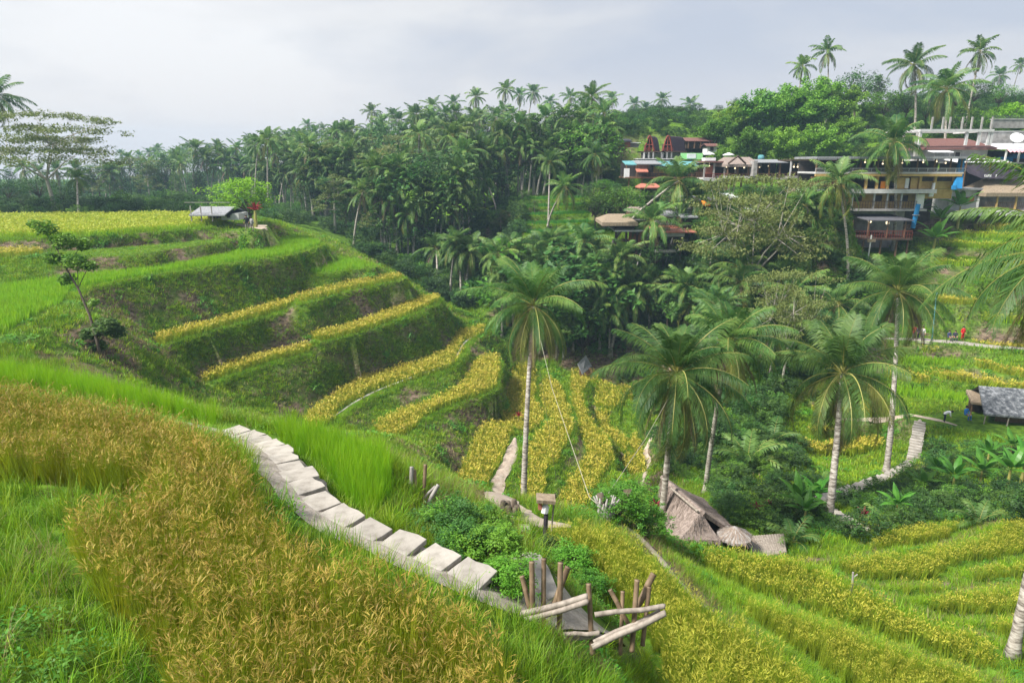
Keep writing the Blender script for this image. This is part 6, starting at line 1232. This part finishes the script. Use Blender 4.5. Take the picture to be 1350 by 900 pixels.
poles('bamboo_rack', 9.35, [(701,740,703,852,.048,0,0),(717,736,716,846,.042,0,.1),(739,741,737,852,.048,0,0),(776,769,781,862,.045,0,.05),(688,759,702,815,.045,0,.12),(749,747,729,800,.055,0,.18),(652,819,774,786,.055,1,-.08),(657,828,775,793,.05,1,-.12),(655,843,793,839,.04,1,.02),(743,836,790,834,.04,1,-.04)], 'left bamboo rack of brown uprights and grey rails beside the landing', group='bamboo racks at the path end', foot=(720,845))
poles('bamboo_rack', 9.1, [(804,777,829,823,.04,0,.1),(821,779,818,862,.035,0,.12),(840,764,833,858,.045,0,0),(862,756,840,800,.055,0,.12),(856,773,847,850,.04,0,.08),(784,810,876,799,.045,1,-.08),(781,853,877,808,.055,1,-.1),(783,846,870,806,.04,1,-.02)], 'right bamboo rack with crossed rails at the path end', group='bamboo racks at the path end', foot=(830,858))
poles('bamboo_rack', 13.4, [(543,615,538,702,.05,1,0),(546,619,550,678,.05,0,.05),(535,628,537,680,.035,0,.1),(561,612,557,676,.045,0,.12),(578,639,553,683,.05,1,-.08),(574,641,548,668,.035,1,.0),(540,694,560,662,.03,0,-.05),(527,700,529,682,.03,0,0)], 'broken cluster of weathered stakes and planks on the bank below the green rice', ('bamboo_brown', 'bamboo_grey'), None, foot=(545,700))
poles('small_gate', 15.5, [(648,679,651,712,.04,0,0),(648,679,661,700,.035,0,0),(661,697,663,712,.035,0,0)], 'small dark wooden gate frame in the grass by the landing', ('bark_dark', 'bark_dark'), None, foot=(655,712))
# post with offering box
t_ = 17.6; f0 = PT(718, 716, t_); f0.z = gz(f0.x, f0.y); bp = empty('offering_post', f0, 0, 'black post carrying a small shrine board and white box in the mound field', 'post')
def q_(x, y, d=0): return PT(x, y, t_+d)-f0
mb = MB(); mb.tube([q_(719, 730), q_(719, 700), q_(720, 676)], [.07, .06, .055], 8); mb.build('post', M['dark_fabric'], bp); mb = MB(); mb.box(q_(719.5, 657), (.48, .4, .09), M=Matrix.Rotation(.08, 3, 'Y')); mb.build('board', M['straw'], bp)
mb = MB(); mb.tube([q_(718, 676), q_(719, 668), q_(719, 663)], [.09, .10, .05], 8); mb.build('box', M['white_cloth'], bp); mb = MB(); mb.box(q_(712, 666), (.10, .1, .2)); mb.box(q_(710, 659), (.1, .1, .06)); mb.build('offering', M['red_tile'], bp); mb = MB(); mb.tube([q_(731, 651, .3), q_(727, 700, .3)], .022, 6); mb.build('side_pole', M['bamboo_old'], bp)
# root stump at the head of the ridge path
s0 = hitpix(798, 688); st = empty('tree_stump', s0, 0, 'pale gnarled root stump at the head of the ridge path', 'tree stump'); mb = MB(); random.seed(9); ts = s0.y*CP-(s0.z-CAMZ)*SP
for k in range(16): a = k*.4; r_ = .28; mb.tube([(math.cos(a)*r_*1.3, math.sin(a)*r_*1.3, -.1), (math.cos(a)*r_*.6, math.sin(a)*r_*.6, .45), (math.cos(a+.3)*r_*random.uniform(.7, 1.6), math.sin(a+.3)*r_*random.uniform(.7, 1.6), random.uniform(.65, .95))], [.055, .07, .02], 6)
mb.build('roots', M['bamboo_grey'], st, True); mb = MB(); a = PT(793, 688, ts)-s0; b = PT(791, 650, ts)-s0; mb.tube([a, a.lerp(b, .5)+Vector((.05, 0, 0)), b], [.14, .16, .10], 8); mb.build('trunk', M['bark_dark'], st, True)
mb = MB(); c = PT(826, 652, ts)-s0; mb.add([c+Vector((-.12, 0, .18)), c+Vector((.16, 0, .2)), c+Vector((.02, 0, -.28)), c+Vector((0, .12, .1)), c+Vector((.02, .06, -.25))], [(0, 2, 1), (0, 3, 4, 2), (3, 1, 2, 4), (0, 1, 3)]); mb.build('bark_piece', M['straw'], st)
o = MB(); c = hitpix(672, 676); 
for k in range(7): o.tube([Vector((math.cos(k*.9)*.16, math.sin(k*.9)*.16, -.05)), Vector((math.cos(k*.9)*.13, math.sin(k*.9)*.13, .16+.05*(k % 2)))], [.075, .05], 7)
o = o.build('log_stump', M['bark_dark'], None, True); o.location = c; o.scale = (1.5,)*3; tag(o, 'short dark log stump beside the winding dirt path', 'tree stump')
o = MB(); c = hitpix(1121, 783); o.tube([(0, 0, -.1), (.02, 0, .4), (0, .02, .78)], [.04, .035, .03], 7); o.tube([(0, 0, .6), (.14, 0, .72)], .02, 5); o = o.build('stake', M['bamboo_grey']); o.location = c; tag(o, 'short grey stake standing in the big golden field at the right', 'stake')
# swing ropes
M['rope'] = mat('rope', [(.34,.31,.24), (.5,.46,.38)], scale=20)
def rope(pts, r, label):
    P_ = [Vector(p) for p in pts]; c = P_[-1].copy(); mb = MB(); mb.tube([p-c for p in P_], r, 5); o = mb.build('rope', M['rope']); o.location = c; tag(o, label, 'rope', 'swing ropes'); return o
pt = PT(704, 430, 43.6); e1 = hitpix(739, 668); e2 = hitpix(777, 655); e3 = hitpix(802, 650)
rope([pt, pt.lerp(e1, .5)-Vector((0, 0, .25)), e1], .008, 'left swing rope stretched from the tallest near palm to the mound')
m_ = PT(777, 655, 21.5); rope([pt+Vector((.2, 0, 0)), (pt+m_)/2-Vector((0, 0, .3)), m_, PT(786, 663, 21), PT(793, 660, 21)], .009, 'right swing rope running from the tallest near palm to the root stump')
p3 = PT(884, 520, 31.3); rope([p3, p3.lerp(PT(802, 650, 21.3), .5)-Vector((0, 0, .2)), PT(802, 650, 21.3)], .008, 'swing rope tied between the palm before the hut and the root stump')

# ------------------------------------------------------------ stairs and walkway on the right
def stairs(name, P0, P1, n, w_, d_, label, part='step'):
    """n slabs from P0 (photo x,y,t) to P1"""
    a, b = PT(*P0), PT(*P1); o = empty(name, b, 0, label, 'stairs'); dirv = (b-a); ang = math.atan2(dirv.y, dirv.x)
    for k in range(n):
        p = a.lerp(b, (k+.5)/n)-b; mb = MB(); mb.box(p+Vector((0, 0, .05+random.uniform(-.02, .02))), (d_, w_*random.uniform(.92, 1.05), .16), rz=ang+random.uniform(-.05, .05)); mb.build(part, M['slab'], o)
    return o
def gp(x, y): q = hitpix(x, y); return (x, y, q.y*CP-(q.z-CAMZ)*SP)
stairs('stone_stairs', gp(1213, 556), gp(1204, 606), 14, .95, .30, 'steep flight of pale stone steps climbing to the raised path')
stairs('walkway', gp(1203, 610), gp(1166, 632), 6, .9, .55, 'short stepped walkway at the foot of the steep stone steps', 'slab')
stairs('walkway', gp(1164, 631), gp(1072, 663), 9, .85, 1.15, 'long concrete slab walkway running down to the palm at the right', 'slab')
stairs('stone_stairs', gp(1094, 673), gp(1140, 700), 8, .7, .45, 'narrow lower steps descending right of the palm trunk')
# sign on a white post
B = Bld('sign_post', 1143, 352, 86, 'white post with a small yellowish board below the lowest cafe deck', 'sign'); mb = MB(); mb.bar(B.l(1143.5, 310), B.l(1142.5, 354), .09, 6); mb.build('post', M['white_wall'], B.o); B.box('board', 1138, 1149, 315, 319, -.15, -.1, 'straw')
o = MB(); a = PT(1235, 385, 79.5); b = PT(1229, 447, 79.5); b.z = gz(b.x, b.y); o.tube([(0, 0, -.2), a-b], .07, 6); o = o.build('utility_pole', M['turquoise_roof']); o.location = b; tag(o, 'slim turquoise pole beside the wide right hand path', 'pole')

# ------------------------------------------------------------ people
def person(P, h, face, shirt, trous, label, pose='stand', hair=(.02,.015,.012), group=None, skin=(.35,.19,.12)):
    """one continuous skinned body with coloured clothing zones; separate hair"""
    P = Vector(P); o = empty('person', P, face, label, 'person', group); s = h/1.7
    if pose == 'stand': J = dict(pel=(0,0,.92), ch=(0,.0,1.28), nk=(0,0,1.45), hd=(0,-.02,1.60), hl=(.10,0,.88), kl=(.12,-.03,.48), al=(.12,.0,.08), tl=(.13,-.17,.03), hr=(-.10,0,.88), kr=(-.11,-.06,.48), ar=(-.12,.04,.08), tr=(-.13,-.13,.03), sl=(.19,0,1.38), el=(.26,.0,1.10), wl=(.24,-.14,.88), fl=(.24,-.2,.80), sr=(-.19,0,1.38), er=(-.27,.02,1.10), wr=(-.26,-.10,.86), fr=(-.26,-.15,.78))
    elif pose == 'sit': J = dict(pel=(0,0,.50), ch=(0,.02,.86), nk=(0,0,1.03), hd=(0,-.03,1.18), hl=(.10,-.04,.48), kl=(.13,-.46,.50), al=(.13,-.46,.08), tl=(.13,-.6,.04), hr=(-.10,-.04,.48), kr=(-.13,-.44,.50), ar=(-.12,-.42,.08), tr=(-.12,-.56,.04), sl=(.19,0,.96), el=(.25,-.08,.72), wl=(.18,-.32,.58), fl=(.16,-.4,.56), sr=(-.19,0,.96), er=(-.25,-.08,.72), wr=(-.18,-.32,.58), fr=(-.16,-.4,.56))
    else: J = dict(pel=(0,.08,.82), ch=(0,-.22,1.02), nk=(0,-.38,1.06), hd=(0,-.52,1.04), hl=(.10,.08,.78), kl=(.12,-.02,.44), al=(.12,.05,.08), tl=(.12,-.1,.03), hr=(-.10,.08,.78), kr=(-.12,.0,.44), ar=(-.12,.06,.08), tr=(-.12,-.1,.03), sl=(.18,-.3,1.02), el=(.22,-.34,.76), wl=(.14,-.42,.56), fl=(.13,-.46,.48), sr=(-.18,-.3,1.02), er=(-.22,-.34,.76), wr=(-.14,-.44,.56), fr=(-.13,-.48,.48))
    names = list(J); R_ = dict(pel=.15, ch=.16, nk=.06, hd=.105, hl=.10, kl=.065, al=.045, tl=.04, hr=.10, kr=.065, ar=.045, tr=.04, sl=.07, el=.048, wl=.032, fl=.035, sr=.07, er=.048, wr=.032, fr=.035)
    Es = [('pel','ch'),('ch','nk'),('nk','hd'),('pel','hl'),('hl','kl'),('kl','al'),('al','tl'),('pel','hr'),('hr','kr'),('kr','ar'),('ar','tr'),('ch','sl'),('sl','el'),('el','wl'),('wl','fl'),('ch','sr'),('sr','er'),('er','wr'),('wr','fr')]
    me = bpy.data.meshes.new('body'); me.from_pydata([Vector(J[n])*s for n in names], [(names.index(a), names.index(b)) for a, b in Es], []); tmp = bpy.data.objects.new('body', me); COL.objects.link(tmp)
    tmp.modifiers.new('skin', 'SKIN'); sd = me.skin_vertices[0].data
    for i, n in enumerate(names): sd[i].radius = (R_[n]*s,)*2; sd[i].use_root = n == 'pel'
    ss = tmp.modifiers.new('sub', 'SUBSURF'); ss.levels = 1; ss.render_levels = 1; dg = bpy.context.evaluated_depsgraph_get(); m2 = bpy.data.meshes.new_from_object(tmp.evaluated_get(dg)); bpy.data.objects.remove(tmp)
    for nm, c in (('skin', skin), ('shirt', shirt), ('trousers', trous)):
        k = 'cloth_%s_%02x%02x%02x' % (nm, *[int(v*255) for v in c])
        if k not in M: M[k] = mat(k, [c, tuple(min(1, v*1.25) for v in c)], scale=6, rough=.85)
        m2.materials.append(M[k])
    nk = Vector(J['nk'])*s; pel = Vector(J['pel'])*s; legs = [Vector(J[k])*s for k in ('kl','al','kr','ar','tl','tr')]; hands = [Vector(J[k])*s for k in ('wl','wr','fl','fr')]; hd = Vector(J['hd'])*s; arms = [Vector(J[k])*s for k in ('el','er')]
    for p in m2.polygons:
        c = Vector(p.center); dh = (c-hd).length
        if dh < .15*s or min((c-q).length for q in hands) < .11*s or c.z < .07*s: p.material_index = 0
        elif min((c-q).length for q in legs) < .24*s or c.z < pel.z-.03*s and pose != 'sit' and min((c-q).length for q in arms+hands) > .15*s: p.material_index = 2
        else: p.material_index = 1
        p.use_smooth = True
    b = bpy.data.objects.new('body', m2); COL.objects.link(b); b.parent = o
    bm = bmesh.new(); bmesh.ops.create_icosphere(bm, subdivisions=2, radius=.115*s); mb = MB(); off = hd+Vector((0, .03*s, .035*s)); mb.add([v.co+off for v in bm.verts if True], [[v.index for v in f.verts] for f in bm.faces if f.calc_center_median().z > -.03*s or f.calc_center_median().y > .03*s]); bm.free()
    k = 'hair_%02x' % int(hair[0]*255)
    if k not in M: M[k] = mat(k, [hair, tuple(v*1.5 for v in hair)], scale=20)
    mb.build('hair', M[k], o, True); return o
def on(px, py): q = hitpix(px, py); return q if q else Vector((0, 0, 0))
person(on(326, 304), 1.7, .3, (.012,.012,.018), (.25,.22,.2), 'person in a black shirt and pale trousers walking on the track at the left')
person(on(333, 305), 1.62, 2.8, (.25,.24,.25), (.2,.17,.15), 'person in grey just behind the one in black on the track')
person(on(1204, 447), 1.7, 0, (.45,.02,.04), (.06,.06,.08), 'person in a red top among the group on the wide right path', group='group on the wide right path')
person(on(1209, 448), 1.72, .5, (.08,.08,.11), (.03,.03,.04), 'person in dark grey in the middle of the group on the wide right path', group='group on the wide right path')
person(on(1215, 449), 1.68, -.4, (.5,.48,.46), (.35,.33,.31), 'person in pale clothes at the right of the group on the wide path', group='group on the wide right path')
person(on(1250, 449), 1.65, .2, (.04,.05,.12), (.06,.05,.09), 'seated person in dark blue at the foot of the terrace wall', 'sit')
person(on(1258, 449), 1.65, -.3, (.03,.03,.05), (.03,.03,.05), 'seated person in black next to the one in dark blue', 'sit')
person(on(1245, 556), 1.6, 1.2, (.7,.7,.72), (.015,.02,.05), 'person in a white shirt bending forward on the raised path', 'bend')
person(on(1272, 552), 1.6, .3, (.03,.16,.45), (.02,.10,.32), 'person in a blue robe sitting beside the long grey hut', 'sit')
rp_ = on(1268, 449); person(rp_, 1.75, .2, (.55,.02,.02), (.45,.015,.015), 'person dressed all in bright red standing on the wide right path')
# ------------------------------------------------------------ look-alikes of one group are told apart by their order across the view
_by = {}
for o in [o for o in COL.objects if o.parent is None and 'label' in o and 'category' in o]: _by.setdefault(o['label'], []).append(o)
for lab, os_ in _by.items():
    if len(os_) > 1:
        os_.sort(key=lambda o: pix(o.location)[0])
        for i, o in enumerate(os_): o['label'] = '%s from the left: %s' % (nth(i+1), lab)
# ------------------------------------------------------------ humid air that veils the far ridges
hb = MB(); hb.box((0, 250, 37), (1500, 1100, 74)); ho = hb.build('haze', [])
zmin = float(P3[:, 2].min()); _lo = zmin-1.5; _hi = 64.0
for v in ho.data.vertices: v.co.z = _lo if v.co.z < 37 else _hi
xm = 760
for v in ho.data.vertices:
    v.co.x = xm if v.co.x > 0 else -xm; v.co.y = 760 if v.co.y > 250 else -760
hm = bpy.data.materials.new('humid_air'); hm.use_nodes = True; _n = hm.node_tree; _n.nodes.clear()
_o = _n.nodes.new('ShaderNodeOutputMaterial'); _v = _n.nodes.new('ShaderNodeVolumePrincipled'); _n.links.new(_v.outputs[0], _o.inputs['Volume'])
_v.inputs['Color'].default_value = (.52, .76, 1.0, 1); _v.inputs['Density'].default_value = .0005; _v.inputs['Anisotropy'].default_value = .2
ho.data.materials.append(hm); tag(ho, kind='stuff')
